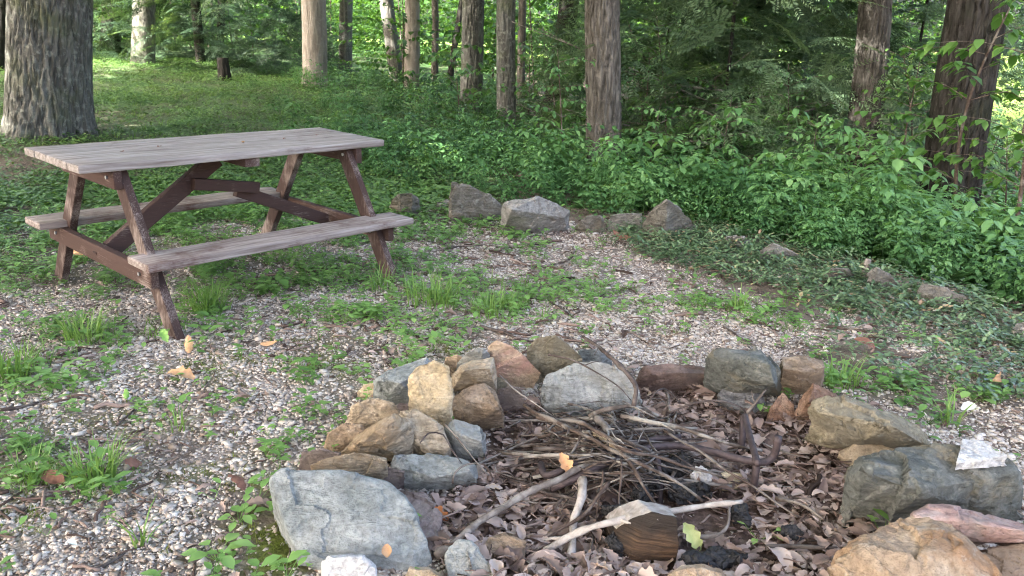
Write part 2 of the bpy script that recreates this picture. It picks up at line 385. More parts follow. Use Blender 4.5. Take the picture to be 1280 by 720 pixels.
# ------------------------------------------------------------------ ground zones
def inpoly(x, y, poly):
    r = np.zeros(np.shape(x), bool); n = len(poly)
    for i in range(n):
        (x1, y1), (x2, y2) = poly[i], poly[(i + 1) % n]
        with np.errstate(divide='ignore', invalid='ignore'):
            c = ((y1 > y) != (y2 > y)) & (x < (x2 - x1) * (y - y1) / (y2 - y1 + 1e-12) + x1)
        r ^= c
    return r
PCX, PCY, PRX, PRY = .43, 2.52, .92, .66
PITP = [tuple(P(*p)[:2]) for p in ((628, 530), (650, 500), (675, 500), (690, 512), (740, 525), (800, 490), (895, 490), (960, 525), (1005, 525), (1045, 545), (1052, 575), (1055, 620), (1085, 662), (1040, 700), (1030, 800), (560, 800), (575, 700), (548, 690), (560, 625), (605, 590))]
def pit_d(x, y):
    d = np.full(np.shape(x), 9.0)
    for a, b in zip(PITP, PITP[1:] + PITP[:1]):
        a = np.array(a); b = np.array(b); e = b - a
        t = np.clip(((x - a[0]) * e[0] + (y - a[1]) * e[1]) / (e @ e), 0, 1)
        d = np.minimum(d, np.hypot(x - a[0] - t * e[0], y - a[1] - t * e[1]))
    return 1 + np.where(inpoly(x, y, PITP), -d, d) * 1.2
IVY = [tuple(P(*p)[:2]) for p in ((750, 285), (860, 278), (950, 300), (1080, 336), (1200, 372), (1330, 420), (1330, 560), (1250, 500), (1200, 455), (1090, 405), (990, 375), (880, 345), (800, 318))]
IVY2 = [tuple(P(*p)[:2]) for p in ((1040, 400), (1140, 430), (1330, 520), (1330, 600), (1270, 560), (1190, 520), (1080, 470), (1020, 430))]
def blob(x, y, lst):
    r = np.zeros(np.shape(x))
    for px, py, rx, ry, w in lst:
        c = P(px, py)
        r = np.maximum(r, w * np.exp(-((x - c[0]) / rx) ** 2 - ((y - c[1]) / ry) ** 2))
    return r
WEEDS = [(330, 345, .75, .45, .85), (230, 330, .6, .55, .8), (90, 330, .9, .5, .8), (480, 330, .35, .35, .8), (560, 365, .3, .3, .55), (640, 378, .45, .3, .5), (710, 370, .35, .25, .4),
         (440, 440, .28, .25, .85), (470, 395, .3, .2, .6), (560, 415, .4, .2, .4), (110, 420, .3, .25, .7), (40, 465, .3, .2, .8), (40, 580, .22, .16, .8), (120, 590, .16, .14, .7), (300, 650, .14, .14, .8),
         (900, 385, .3, .2, .6), (960, 400, .25, .15, .5), (1060, 480, .22, .14, .6), (1150, 490, .5, .3, .55), (780, 400, .2, .2, .4), (395, 500, .2, .2, .45), (355, 560, .12, .12, .4), (270, 395, .4, .25, .7), (610, 290, .4, .4, .5), (500, 290, .5, .5, .8), (700, 320, .3, .25, .3)]
MOSS = [(326, 640, .15, .19, 1.3), (345, 685, .12, .13, 1.2), (20, 650, .12, .1, .6), (250, 590, .2, .15, .35), (280, 455, .25, .2, .5), (420, 455, .3, .2, .4), (150, 520, .3, .2, .3), (380, 425, .3, .2, .3), (60, 600, .3, .2, .4), (560, 440, .3, .15, .4)]
def weeds_f(x, y):
    w = .60 * blob(x, y, WEEDS)
    left = sstep(4.8, 6.5, y + .35 * np.clip(-x - 2.2, 0, 3)) * (1 - sstep(-.9, .1, x))
    return np.clip(np.maximum(w, left) * (1 - .8 * soil_f(x, y)), 0, 1)
def ivy_f(x, y):
    x = x + .35 * (fbm(x * 3, y * 3, seed=81) - .5); y = y + .35 * (fbm(x * 3, y * 3, seed=83) - .5)
    a = inpoly(x, y, IVY).astype(float); b = inpoly(x, y, IVY2) * .38
    d = row_dist(x, y)
    return np.maximum(a, b) 
def soil_f(x, y):
    """bare brownish patch left of the bench"""
    return blob(x, y, [(0, 215, 1.1, 1.2, 1), (70, 175, .9, 1., .8), (15, 270, .5, .5, .8)])
def gravel_f(x, y):
    n = fbm(x * 1.3, y * 1.3, seed=21, oct=4)
    g = sstep(.30, .50, n + .12) * (.55 + .45 * sstep(.36, .56, fbm(x * 6, y * 6, seed=25)))
    g = g * (1 - sstep(5.9, 7.0, y + .28 * np.clip(-x - .6, 0, 4)))
    g = g * (1 - .97 * (pit_d(x, y) < 1.04)) * (1 - .55 * inpoly(x, y, IVY))
    g = g * (1 - .55 * blob(x, y, WEEDS)) * (1 - .9 * blob(x, y, [(322, 642, .15, .19, 1.05), (342, 685, .12, .13, 1.05)]))
    g = g * (1 - sstep(-.15, .1, row_dist(x, y))) * (1 - .8 * blob(x, y, [(10, 555, .38, .28, .85), (20, 320, .9, .9, .8), (250, 560, .25, .12, .4), (330, 420, .5, .2, .35)]))
    return np.clip(g, 0, 1)
def wood_f(x, y):
    """how far inside the undergrowth"""
    return sstep(.1, .7, row_dist(x, y)) * (x > -1.2) + sstep(6.6, 8, y - .9 * np.clip(-x, 0, 9)) * (x <= 0.3)

# ------------------------------------------------------------------ ground sheet
def axis(segs):
    out = []
    for a, b, s in segs: out.append(np.arange(a, b, s))
    return np.concatenate(out + [np.array([segs[-1][1]])])
gx = axis([(-400, -60, 40), (-60, -14, 3), (-14, -3.4, .4), (-3.4, 3.4, .035), (3.4, 14, .4), (14, 60, 3), (60, 400, 40)])
gy = axis([(-300, -40, 40), (-40, -4, 3), (-4, 1.2, .4), (1.2, 6.4, .035), (6.4, 9, .1), (9, 24, .4), (24, 60, 2), (60, 500, 40)])
GX, GY = np.meshgrid(gx, gy)
GZ = terr(GX, GY)
near = (np.abs(GX) < 3.5) & (GY > 1.1) & (GY < 6.5)
GZ = GZ + near * (.012 * (fbm(GX * 9, GY * 9, seed=31, oct=3) - .5))
V = np.stack([GX, GY, GZ], -1).reshape(-1, 3)
ny, nx = GX.shape
idx = np.arange(nx * ny).reshape(ny, nx)
Q = np.stack([idx[:-1, :-1], idx[:-1, 1:], idx[1:, 1:], idx[1:, :-1]], -1).reshape(-1, 4)
x, y = V[:, 0], V[:, 1]
pit = 1 - sstep(1.0, 1.10, pit_d(x, y))
A = {'gravel': gravel_f(x, y) * .9,
     'litter': np.clip(np.maximum(pit, .75 * blob(x, y, [(650, 285, .6, .3, 1), (760, 300, .5, .3, .8), (20, 215, 1.2, 1., .9)])) + .6 * wood_f(x, y) * fbm(x, y, seed=4), 0, 1),
     'green': np.clip(weeds_f(x, y) * .55 * sstep(.4, .6, fbm(x * 4, y * 4, seed=61)) + .55 * sstep(5.5, 8, y) * (x < 0) * (1 - soil_f(x, y)), 0, 1),
     'moss': np.clip(blob(x, y, MOSS) * sstep(.34, .5, fbm(x * 7, y * 7, seed=71)) * 1.2, 0, .95),
     'lawn': sstep(8, 11, x) * sstep(7, 11, y) + sstep(40, 60, y)}
A['lawn'] = np.clip(A['lawn'], 0, 1)
ground = mesh_np('ground', V, Q.ravel(), np.arange(len(Q)) * 4, M['ground'], None, True, A)
tag(ground, 'gravelly forest floor with soil and moss under the table and fire pit', 'ground', kind='structure')

def sample(n, x0, x1, y0, y1, dens):
    x = RNG.uniform(x0, x1, n); y = RNG.uniform(y0, y1, n)
    k = RNG.random(n) < dens(x, y)
    return x[k], y[k]
def xyz(x, y, dz=0.0): return np.stack([x, y, terr(x, y) + dz], -1)
def infov(x, y, m=1.12):
    """rough test: inside the camera's horizontal field (with margin)"""
    return np.abs(x) < (y * .63 * m + .5)

# ------------------------------------------------------------------ gravel
def pebble():
    c = np.array([[a, b, d] for a in (-1, 1) for b in (-1, 1) for d in (-1, 1)], float) * .5
    c *= RNG.uniform(.45, 1.1, (8, 3)); c[:, 2] *= RNG.uniform(.35, .75); c[:, 0] *= RNG.uniform(.9, 1.6)
    f = [(0, 1, 3), (0, 3, 2), (4, 6, 7), (4, 7, 5), (0, 4, 5), (0, 5, 1), (2, 3, 7), (2, 7, 6), (0, 2, 6), (0, 6, 4), (1, 5, 7), (1, 7, 3)]
    return Tri().add(c, f).get()
PEB = [pebble() for _ in range(14)]
gx_, gy_ = [], []
for (n, y0, y1) in ((125000, 1.5, 2.7), (145000, 2.7, 4.2), (100000, 4.2, 6.9)):
    a, b = sample(n, -4.2, 3.6, y0, y1, lambda x, y: gravel_f(x, y) * infov(x, y)); gx_.append(a); gy_.append(b)
x = np.concatenate(gx_); y = np.concatenate(gy_); N = len(x)
s = np.exp(RNG.normal(math.log(.0070), .50, N)).clip(.004, .030) * (1 + .16 * sstep(4, 6, y))
gravel = scatter('gravel', M['gravel'], PEB, xyz(x, y, .002), s, rots(RNG.uniform(0, 6.3, N), RNG.normal(0, .4, N), RNG.uniform(0, 6.3, N)), np.clip(RNG.beta(2.0, 1.9, N) + .35 * (fbm(x * 2.4, y * 2.4, seed=23) - .5), 0, 1))
tag(gravel, 'pale pinkish crushed gravel spread over the clearing', 'gravel', kind='stuff')

# ------------------------------------------------------------------ stones
def sub_to(bm, L, rounds=5):
    for _ in range(rounds):
        es = [e for e in bm.edges if e.calc_length() > L]
        if not es: break
        bmesh.ops.subdivide_edges(bm, edges=es, cuts=1, use_grid_fill=False)
        bmesh.ops.triangulate(bm, faces=[f for f in bm.faces if len(f.verts) > 3])
SEED = [100]
def facet(p, k, seed):
    q = p * k; b = np.floor(q); best = np.full(len(p), 9e9); h = np.zeros(len(p))
    for i in (-1, 0, 1):
        for j in (-1, 0, 1):
            for l in (-1, 0, 1):
                cx, cy, cz = b[:, 0] + i, b[:, 1] + j, b[:, 2] + l
                o = [ _h(cx, cy, cz, seed + m_) for m_ in range(6) ]
                dx, dy, dz = q[:, 0] - cx - o[0], q[:, 1] - cy - o[1], q[:, 2] - cz - o[2]
                d = dx * dx + dy * dy + dz * dz; m = d < best
                hh = dx * (o[3] - .5) + dy * (o[4] - .5) + dz * (o[5] - .5) + .35 * (o[3] - .5)
                best = np.where(m, d, best); h = np.where(m, hh, h)
    return h
def rough_np(co, no, size, amp, strata, seed):
    p = co / size
    d = (fbm(p[:, 0] * 3.2, p[:, 1] * 3.2, p[:, 2] * 3.2, seed, 4) - .5) * 2 * amp * .7
    r = 1 - np.abs(2 * fbm(p[:, 0] * 3.5 + 9, p[:, 1] * 3.5, p[:, 2] * 3.5, seed + 7, 3) - 1)
    d += (r - .7) * amp * .9
    d += (fbm(p[:, 0] * 15, p[:, 1] * 15, p[:, 2] * 15, seed + 17, 3) - .5) * amp * .9
    w = p + .10 * np.stack([fbm(p[:, 0] * 4, p[:, 1] * 4, p[:, 2] * 4, seed + 40 + i, 3) - .5 for i in range(3)], -1)
    d += facet(w, 3.1, seed + 50) * amp * 2.6 + facet(w, 8., seed + 60) * amp * 1.0
    if strata:
        rg = np.random.default_rng(seed); a = rg.normal(0, .45, 3); a[2] += 1.; a /= np.linalg.norm(a)
        t = (p @ a) * 6.5 + 1.2 * fbm(p[:, 0] * 1.7, p[:, 1] * 1.7, p[:, 2] * 1.7, seed + 27, 3)
        k = np.floor(t); fr = t - k
        step = _h(k, k * 0, k * 0, seed + 3)
        d += (step - .5) * strata * amp * 1.6 - strata * amp * .8 * (np.exp(-fr / .09) + np.exp(-(1 - fr) / .09))
    return co + no * (d * size)[:, None]
def hull_rock(name, pts, mat, size, amp=.045, strata=0., bev=.05, res=.030, cuts=3):
    bm = bmesh.new()
    for p in pts: bm.verts.new(p)
    r = bmesh.ops.convex_hull(bm, input=bm.verts)
    junk = [g for g in set(r['geom_interior'] + r['geom_unused']) if isinstance(g, bmesh.types.BMVert) and g.is_valid]
    bmesh.ops.delete(bm, geom=junk, context='VERTS')
    rg = np.random.default_rng(SEED[0] * 7 + 1)
    for _ in range(cuts):
        n_ = rg.normal(size=3); n_[2] = abs(n_[2]) * .8; n_ /= np.linalg.norm(n_); n_ = Vector(n_)
        mx = max(v.co.dot(n_) for v in bm.verts)
        bmesh.ops.bisect_plane(bm, geom=bm.verts[:] + bm.edges[:] + bm.faces[:], plane_co=n_ * (mx - size * rg.uniform(.01, .04)), plane_no=n_, clear_outer=True)
        r = bmesh.ops.convex_hull(bm, input=bm.verts)
        junk = [g for g in set(r['geom_interior'] + r['geom_unused']) if isinstance(g, bmesh.types.BMVert) and g.is_valid]
        bmesh.ops.delete(bm, geom=junk, context='VERTS')
    bmesh.ops.remove_doubles(bm, verts=bm.verts, dist=size * .02)
    bmesh.ops.dissolve_limit(bm, angle_limit=math.radians(5), verts=bm.verts, edges=bm.edges)
    bmesh.ops.bevel(bm, geom=list(bm.edges), offset=size * bev, segments=1, affect='EDGES', clamp_overlap=True)
    bmesh.ops.triangulate(bm, faces=bm.faces)
    sub_to(bm, max(.0055, size * res))
    bm.normal_update()
    co = np.array([v.co for v in bm.verts]); no = np.array([v.normal for v in bm.verts])
    SEED[0] += 1
    c = co.mean(0)
    co2 = rough_np(co - c, no, size, amp, strata, SEED[0] * 13) + c
    base = np.array([c[0], c[1], co2[:, 2].min()])
    for v, q in zip(bm.verts, co2): v.co = Vector(q - base)
    o = bm_obj(name, bm, mat, None, False); o.location = base
    return o
RING = 'stones ringing the fire pit'
def stone(label, mat, outl, h, b=0.0, bulge=.10, back=.5, ridge=(), group=RING, strata=0., amp=.019, bev=.006, Y=None, res=.022, name='stone'):
    ys = [p[1] for p in outl]; y0, y1 = min(ys), max(ys)
    low = max(outl, key=lambda p: p[1])
    zb = (float(G(low[0], low[1])[2]) if Y is None else 0) + b
    cx_, cy_ = sum(p[0] for p in outl) / len(outl), sum(ys) / len(ys)
    pts = []
    def at(px, py, z): return P(px, py, zb + z)
    base3 = []
    for p in outl:
        z = p[2] if len(p) > 2 else h * ((y1 - p[1]) / max(1, y1 - y0)) ** .9
        base3.append((p[0], p[1], z, at(p[0], p[1], z)))
    A3 = np.array([q[3] for q in base3]); size = float(np.max(np.linalg.norm(A3 - A3.mean(0), axis=1))) * 2
    for px, py, z, q in base3:
        pts.append(q)
        d = np.array([q[0], q[1], 0]); d /= np.linalg.norm(d)
        t = (y1 - py) / max(1, y1 - y0)
        bk = back * size * (.25 + .45 * t)
        if t > .35: pts.append(q + d * bk * .6 + np.array([0, 0, -.22 * max(z, .03)]))
        e = q + d * bk; e = np.array([e[0], e[1], zb - .03]); pts.append(e)
        if not ridge and bulge:
            k = .80
            px2, py2 = cx_ + (px - cx_) * k, cy_ + (py - cy_) * k - (y1 - y0) * .04
            z2 = h * ((y1 - py2) / max(1, y1 - y0)) ** .9
            r = at(px2, py2, z2); v = EYE - r; v /= np.linalg.norm(v)
            pts.append(r + (v + np.array([0, 0, .5])) * bulge * size * .24 * random.uniform(.7, 1.2))
    for r in ridge: pts.append(at(*r))
    o = hull_rock(name, pts, ROCK[mat], size, amp, strata, bev, res)
    tag(o, label, 'stone' if name != 'boulder' else 'boulder', group)
    return o

stone('big flat blue-grey slab with a mossy left edge on the fire ring', 'grey',
      [(340, 600), (351, 589), (377, 588), (431, 589), (456, 594), (485, 604), (506, 622), (523, 652), (541, 695), (533, 716), (480, 712), (410, 712), (376, 700), (352, 640)], .17, 0, .07, .25, ridge=((456, 600, .165), (458, 640, .118), (466, 690, .055), (366, 606, .15), (385, 690, .045), (500, 640, .105)), amp=.011, res=.016)
stone('small bright white quartz rock below the big blue-grey slab', 'white', [(404, 705), (413, 697), (452, 696), (469, 710), (474, 738), (404, 738)], .09, .01, .12)
stone('flat tan stone with a purple-grey patch lying above the big blue-grey slab', 'layer',
      [(388, 583), (400, 573), (424, 570), (452, 564), (482, 573), (484, 579), (468, 599), (440, 600), (398, 596)], .10, .06, .05, .35, strata=.5)
stone('grey corner stone half hidden under the flat tan stone', 'purple', [(374, 584), (377, 565), (402, 561), (425, 566), (418, 592), (385, 594)], .12, 0, .08)
stone('long tan stone with weathered layers slanting up the left of the ring', 'layer',
      [(424, 566), (442, 549), (468, 531), (494, 516), (515, 523), (514, 539), (484, 573), (455, 570)], .17, .03, .07, .35, strata=.8, ridge=((500, 534, .15), (470, 555, .11), (450, 552, .13), (480, 532, .165)))
stone('rounded tan boulder behind the long layered stone', 'tan', [(428, 534), (440, 508), (466, 497), (492, 503), (500, 516), (470, 540), (440, 548)], .19, 0, .12)
stone('small pinkish tan stone at the outer left edge of the ring', 'orange', [(404, 562), (408, 543), (429, 529), (453, 530), (458, 541), (432, 558), (412, 566)], .12, 0, .12)
stone('blue-grey stone with a dark underside behind the yellow stone', 'grey', [(467, 492), (469, 473), (492, 460), (533, 448), (541, 458), (530, 500), (500, 507), (478, 506)], .17, 0, .08, ridge=((470, 474, .14), (500, 478, .16), (528, 462, .18), (505, 476, .16)))
stone('small ochre stone peeking out by the blue-grey stone', 'yellow', [(447, 490), (455, 481), (468, 478), (472, 492), (458, 497)], .06, 0, .1)
stone('tall yellow-tan stone standing on its narrow end', 'yellow',
      [(510, 472), (519, 457), (544, 450), (560, 456), (565, 487), (563, 518), (556, 531), (537, 518), (515, 493)], .25, .06, .10, .35)
stone('flat peach stone on the left back rim with a broken front edge', 'tan', [(564, 470), (574, 458), (594, 449), (616, 447), (621, 463), (608, 475), (592, 481), (570, 478)], .13, .10, .06, .4, ridge=((580, 463, .13), (612, 460, .125)))
stone('greyish white stone tucked behind the flat peach stone', 'slab', [(568, 458), (584, 441), (603, 434), (612, 443), (606, 456), (580, 466)], .19, .06, .08)
stone('little pink-tan stone beside the greyish white stone', 'pink', [(554, 460), (557, 447), (572, 444), (584, 448), (574, 466)], .14, .04, .08)
stone('orange wedge stone with a pink patch on the back rim', 'pink',
      [(611, 430), (621, 425), (640, 432), (658, 446), (677, 466), (660, 475), (626, 475), (617, 458)], .19, .07, .10, .4)
stone('flat brown stone with a pale vein under the peach stone', 'brown', [(564, 502), (578, 487), (605, 478), (619, 488), (631, 524), (607, 532), (568, 514)], .16, .02, .05, .35, ridge=((584, 502, .12), (624, 506, .125), (610, 520, .075)))
stone('small dark purple-brown stone right of the flat brown stone', 'purple', [(622, 487), (640, 482), (652, 486), (655, 498), (634, 511), (622, 502)], .12, .02, .07)
stone('knobbly brown stone with rough layers below the yellow stone', 'layer',
      [(500, 513), (517, 511), (540, 524), (552, 534), (562, 558), (556, 568), (536, 571), (528, 553), (512, 543)], .14, .05, .10, strata=.7)
stone('blocky grey stone with a brown top below the flat brown stone', 'slab', [(556, 533), (567, 524), (600, 533), (607, 541), (606, 574), (592, 577), (570, 568)], .15, 0, .06, .35, strata=.5, ridge=((570, 540, .14), (603, 552, .11)))
stone('wide greenish grey stone with split layers inside the left rim', 'slab', [(489, 585), (494, 567), (533, 567), (574, 575), (597, 582), (597, 594), (566, 600), (532, 615), (502, 611)], .10, 0, .06, .35, strata=.9, ridge=((500, 584, .085), (545, 596, .08), (588, 588, .085)))
stone('small purplish wedge between the layered tan and wide greenish stones', 'purple', [(471, 600), (485, 584), (505, 589), (496, 607), (480, 609)], .07, .02, .06)
stone('smooth purple-grey slab along the inner side of the big blue-grey slab', 'purple', [(494, 612), (533, 621), (552, 642), (549, 674), (541, 696), (525, 672), (508, 634)], .07, 0, .04, .2)
stone('pale grey slab end at the bottom of the pit', 'slab', [(556, 692), (571, 673), (590, 676), (624, 722), (600, 742), (562, 735)], .07, 0, .06, .3)
stone('small tan cobble half buried in dead leaves', 'brown', [(604, 684), (612, 672), (632, 667), (657, 677), (655, 698), (640, 708), (611, 706)], .07, -.01, .13)
stone('tan stone cut by the bottom edge right of the big blue-grey slab', 'tan', [(506, 724), (513, 711), (540, 713), (560, 728), (556, 750), (506, 750)], .06, 0, .1)
stone('smooth olive brown stone with a dark undercut on the back rim', 'olive', [(660, 434), (672, 422), (694, 418), (710, 430), (727, 445), (722, 452), (694, 458), (682, 467), (668, 456)], .20, .05, .10, .4)
stone('large pale grey-green slab leaning on the back rim of the pit', 'slab',
      [(677, 478), (684, 467), (709, 455), (740, 451), (766, 455), (784, 467), (801, 492), (788, 508), (758, 520), (732, 512), (726, 501), (682, 498)], .21, .02, .05, .2, strata=.6, amp=.018, res=.016)
stone('grey stone showing behind the large leaning slab', 'grey', [(720, 447), (724, 437), (752, 437), (764, 452), (750, 462), (726, 462)], .15, 0, .06)
stone('low grey step stone under the leaning slab', 'char', [(674, 510), (690, 501), (728, 505), (733, 524), (716, 530), (702, 524)], .05, 0, .05)
stone('dark maroon stone low on the back rim', 'maroon', [(793, 477), (806, 457), (838, 454), (868, 459), (893, 461), (902, 481), (870, 490), (830, 491), (800, 488)], .13, 0, .06, .35, ridge=((815, 467, .11), (885, 467, .11), (850, 466, .12)))
stone('big smooth dark grey-green block on the back rim', 'dark', [(884, 446), (890, 435), (902, 432), (950, 437), (977, 461), (974, 486), (962, 489), (930, 484), (897, 470)], .21, .03, .05, .45, ridge=((893, 446, .18), (900, 462, .11), (930, 474, .125), (968, 479, .14), (960, 455, .205)))
stone('squarish tan block beside the dark grey-green block', 'brown', [(975, 484), (977, 446), (1000, 444), (1029, 451), (1027, 479), (1004, 491), (990, 492)], .19, 0, .05, .45, ridge=((979, 461, .165), (1027, 462, .16), (1003, 464, .17)))
stone('sooty split grey stone inside the back rim', 'char', [(897, 492), (905, 484), (948, 486), (956, 503), (940, 520), (912, 508)], .08, 0, .08, strata=.8)
stone('small reddish brown stone by the tan block', 'rust', [(958, 524), (964, 508), (978, 490), (992, 505), (994, 526), (976, 532)], .10, 0, .08)
stone('reddish brown block stone with a flat grey top', 'rust', [(993, 514), (1003, 494), (1018, 479), (1046, 492), (1047, 498), (1016, 517), (1010, 525), (1000, 524)], .14, 0, .06, .4, ridge=((1012, 500, .13), (1012, 515, .06)))
stone('long buff-grey slab on the right rim with a dark underside', 'olive',
      [(1013, 511), (1021, 501), (1050, 493), (1111, 514), (1160, 537), (1170, 556), (1122, 557), (1093, 555), (1031, 533)], .17, .05, .05, .3, strata=.5, ridge=((1024, 514, .14), (1090, 546, .08), (1120, 535, .13), (1150, 553, .06)))
stone('flat cream-tan stone under the long buff slab', 'tan', [(1048, 566), (1070, 555), (1120, 556), (1110, 582), (1066, 586)], .08, 0, .05)
stone('big dark greenstone boulder on the right rim', 'dark',
      [(1053, 610), (1058, 590), (1075, 570), (1100, 560), (1150, 555), (1195, 552), (1240, 560), (1262, 570), (1278, 590), (1272, 628), (1258, 646), (1210, 642), (1160, 636), (1120, 642), (1092, 661), (1082, 648), (1062, 636)], .24, 0, .05, .3,
      ridge=((1085, 590, .23), (1150, 612, .20), (1180, 610, .19), (1265, 592, .20), (1120, 610, .19), (1075, 620, .13)), amp=.032, res=.016)
stone('thin white triangular flake lying on the dark greenstone boulder', 'white', [(1195, 578), (1203, 548), (1228, 551), (1259, 569), (1222, 576)], .012, .235, .0, .12, amp=.02)
stone('pinkish quartzite slab at the right edge of the picture', 'pinkslab', [(1142, 645), (1160, 636), (1220, 645), (1300, 660), (1310, 680), (1226, 674), (1160, 668)], .10, .10, .04, .35, ridge=((1150, 643, .095), (1222, 660, .07), (1300, 668, .07)))
stone('large orange-tan boulder in the front right corner of the ring', 'orange',
      [(1042, 700), (1066, 680), (1112, 652), (1142, 645), (1153, 640), (1190, 653), (1212, 670), (1255, 725), (1240, 790), (1120, 800), (1050, 760)], .19, 0, .07, .2, ridge=((1070, 692, .165), (1112, 664, .19), (1150, 655, .20), (1180, 700, .175), (1125, 735, .13), (1205, 690, .18)), amp=.026, res=.016)
stone('grey-brown stone under the pink quartzite slab', 'brown', [(1222, 690), (1278, 680), (1320, 690), (1320, 770), (1250, 770)], .12, 0, .05)
stone('rounded tan stone at the bottom edge below the charred log', 'orange', [(835, 722), (850, 712), (880, 709), (908, 718), (915, 760), (830, 760)], .08, 0, .1)
# a pale chunk of stone in the ashes
stone('small ochre rock lying in the ashes of the pit', 'yellow', [(892, 600), (905, 590), (925, 592), (936, 602), (925, 615), (900, 612)], .05, 0, .1)
# gaps under the ring
stone('small grey cobble wedged under the yellow stone', 'purple', [(486, 515), (500, 503), (518, 506), (512, 528), (494, 524)], .08, 0, .1)
stone('small buff cobble wedged behind the flat brown stone', 'olive', [(606, 478), (620, 470), (634, 474), (630, 488), (612, 488)], .12, 0, .08)

BED = 'boulders edging the clearing'
stone('leaning dark brown-grey boulder with a pointed top at the clearing edge', 'far', [(560, 250), (564, 226), (579, 228), (612, 243), (626, 256), (624, 264), (605, 273), (580, 266)], .34, 0, .07, .35, group=BED, name='boulder')
stone('low flat grey rock at the foot of the leaning boulder', 'far', [(546, 253), (560, 249), (576, 264), (574, 269), (555, 266)], .10, 0, .08, group=BED, name='boulder')
stone('pale whitish grey boulder with a dark undercut', 'farpale', [(627, 256), (640, 250), (658, 251), (677, 245), (691, 255), (710, 264), (711, 279), (690, 285), (664, 278), (630, 272)], .30, 0, .06, .4, group=BED, name='boulder', ridge=((640, 262, .24), (668, 266, .16), (705, 272, .13)))
stone('small grey boulder right of the pale boulder', 'far', [(719, 283), (733, 270), (752, 269), (757, 279), (740, 288)], .15, 0, .1, group=BED, name='boulder')
stone('flat-topped grey boulder between the small and the pointed ones', 'farpale', [(761, 282), (763, 270), (782, 266), (802, 266), (802, 281), (780, 286)], .16, 0, .08, group=BED, name='boulder')
stone('pointed grey boulder in the middle of the clearing edge', 'far', [(803, 281), (820, 256), (834, 248), (846, 258), (854, 268), (871, 280), (866, 291), (820, 288)], .34, 0, .08, group=BED, name='boulder')
stone('half buried brown-grey boulder beyond the bench end', 'far', [(486, 262), (488, 248), (500, 241), (515, 242), (523, 252), (522, 264)], .22, 0, .1, group=BED, name='boulder')
stone('small flat pale rock showing above the vinca', 'farpale', [(905, 305), (908, 296), (930, 295), (941, 305), (930, 311)], .14, -.025, .08, group=BED, name='boulder')
stone('low sloping pale rock sunk in the vinca', 'farpale', [(950, 314), (964, 303), (986, 310), (1006, 325), (990, 331), (960, 326)], .18, -.025, .08, group=BED, name='boulder')
stone('dull brown-grey rock behind the wooden stub', 'far', [(1030, 343), (1040, 335), (1060, 336), (1070, 347), (1050, 354)], .14, -.025, .08, group=BED, name='boulder')
stone('pale rock standing beside the wooden stub', 'farpale', [(1084, 352), (1086, 342), (1095, 334), (1112, 343), (1128, 357), (1112, 364)], .19, -.025, .08, group=BED, name='boulder')
stone('long low grey rock sloping down toward the right edge', 'far', [(1148, 362), (1152, 354), (1180, 360), (1224, 382), (1216, 390), (1180, 382)], .17, -.025, .05, group=BED, name='boulder')
stone('grey rock cut by the right edge of the picture', 'farpale', [(1266, 416), (1270, 402), (1300, 404), (1310, 425), (1285, 428)], .16, -.025, .08, group=BED, name='boulder')

# ------------------------------------------------------------------ tubes
def catmull(pts, step):
    pts = np.asarray(pts, float)
    q = np.vstack([2 * pts[0] - pts[1], pts, 2 * pts[-1] - pts[-2]]); out = []
    for i in range(1, len(q) - 2):
        n = max(2, int(np.linalg.norm(q[i + 1] - q[i]) / step))
        for t in np.arange(n) / n:
            out.append(.5 * ((2 * q[i]) + (-q[i - 1] + q[i + 1]) * t + (2 * q[i - 1] - 5 * q[i] + 4 * q[i + 1] - q[i + 2]) * t * t + (-q[i - 1] + 3 * q[i] - 3 * q[i + 1] + q[i + 2]) * t ** 3))
    out.append(q[-2]); return np.array(out)
def tube_arr(path, rad, sides=8, cap=True):
    n = len(path); tg = np.gradient(path, axis=0); tg /= np.linalg.norm(tg, axis=1)[:, None] + 1e-12
    up = np.array([0, 0, 1.]) if abs(tg[0][2]) < .9 else np.array([1., 0, 0])
    V = []
    for i in range(n):
        a = np.cross(tg[i], up); a /= np.linalg.norm(a) + 1e-12; b = np.cross(a, tg[i]); up = b
        th = np.arange(sides) * 2 * PI / sides
        V.append(path[i] + rad[i] * (np.cos(th)[:, None] * a + np.sin(th)[:, None] * b))
    V = np.concatenate(V); F = []
    for i in range(n - 1):
        for j in range(sides):
            a, b = i * sides + j, i * sides + (j + 1) % sides
            F.append((a, b, b + sides)); F.append((a, b + sides, a + sides))
    if cap:
        for i in range(1, sides - 1):
            F.append((0, i + 1, i)); e = (n - 1) * sides; F.append((e, e + i, e + i + 1))
    return V, np.array(F)
def tube(name, path, rad, mat, parent=None, sides=8, smooth=True, origin=None):
    V, F = tube_arr(path, rad, sides)
    o0 = np.array(path[0]) if origin is None else np.asarray(origin)
    if parent is not None: o0 = np.zeros(3)
    o = tri_obj(name, V - o0, F, np.zeros(len(V)), mat, parent, smooth); o.location = o0
    return o

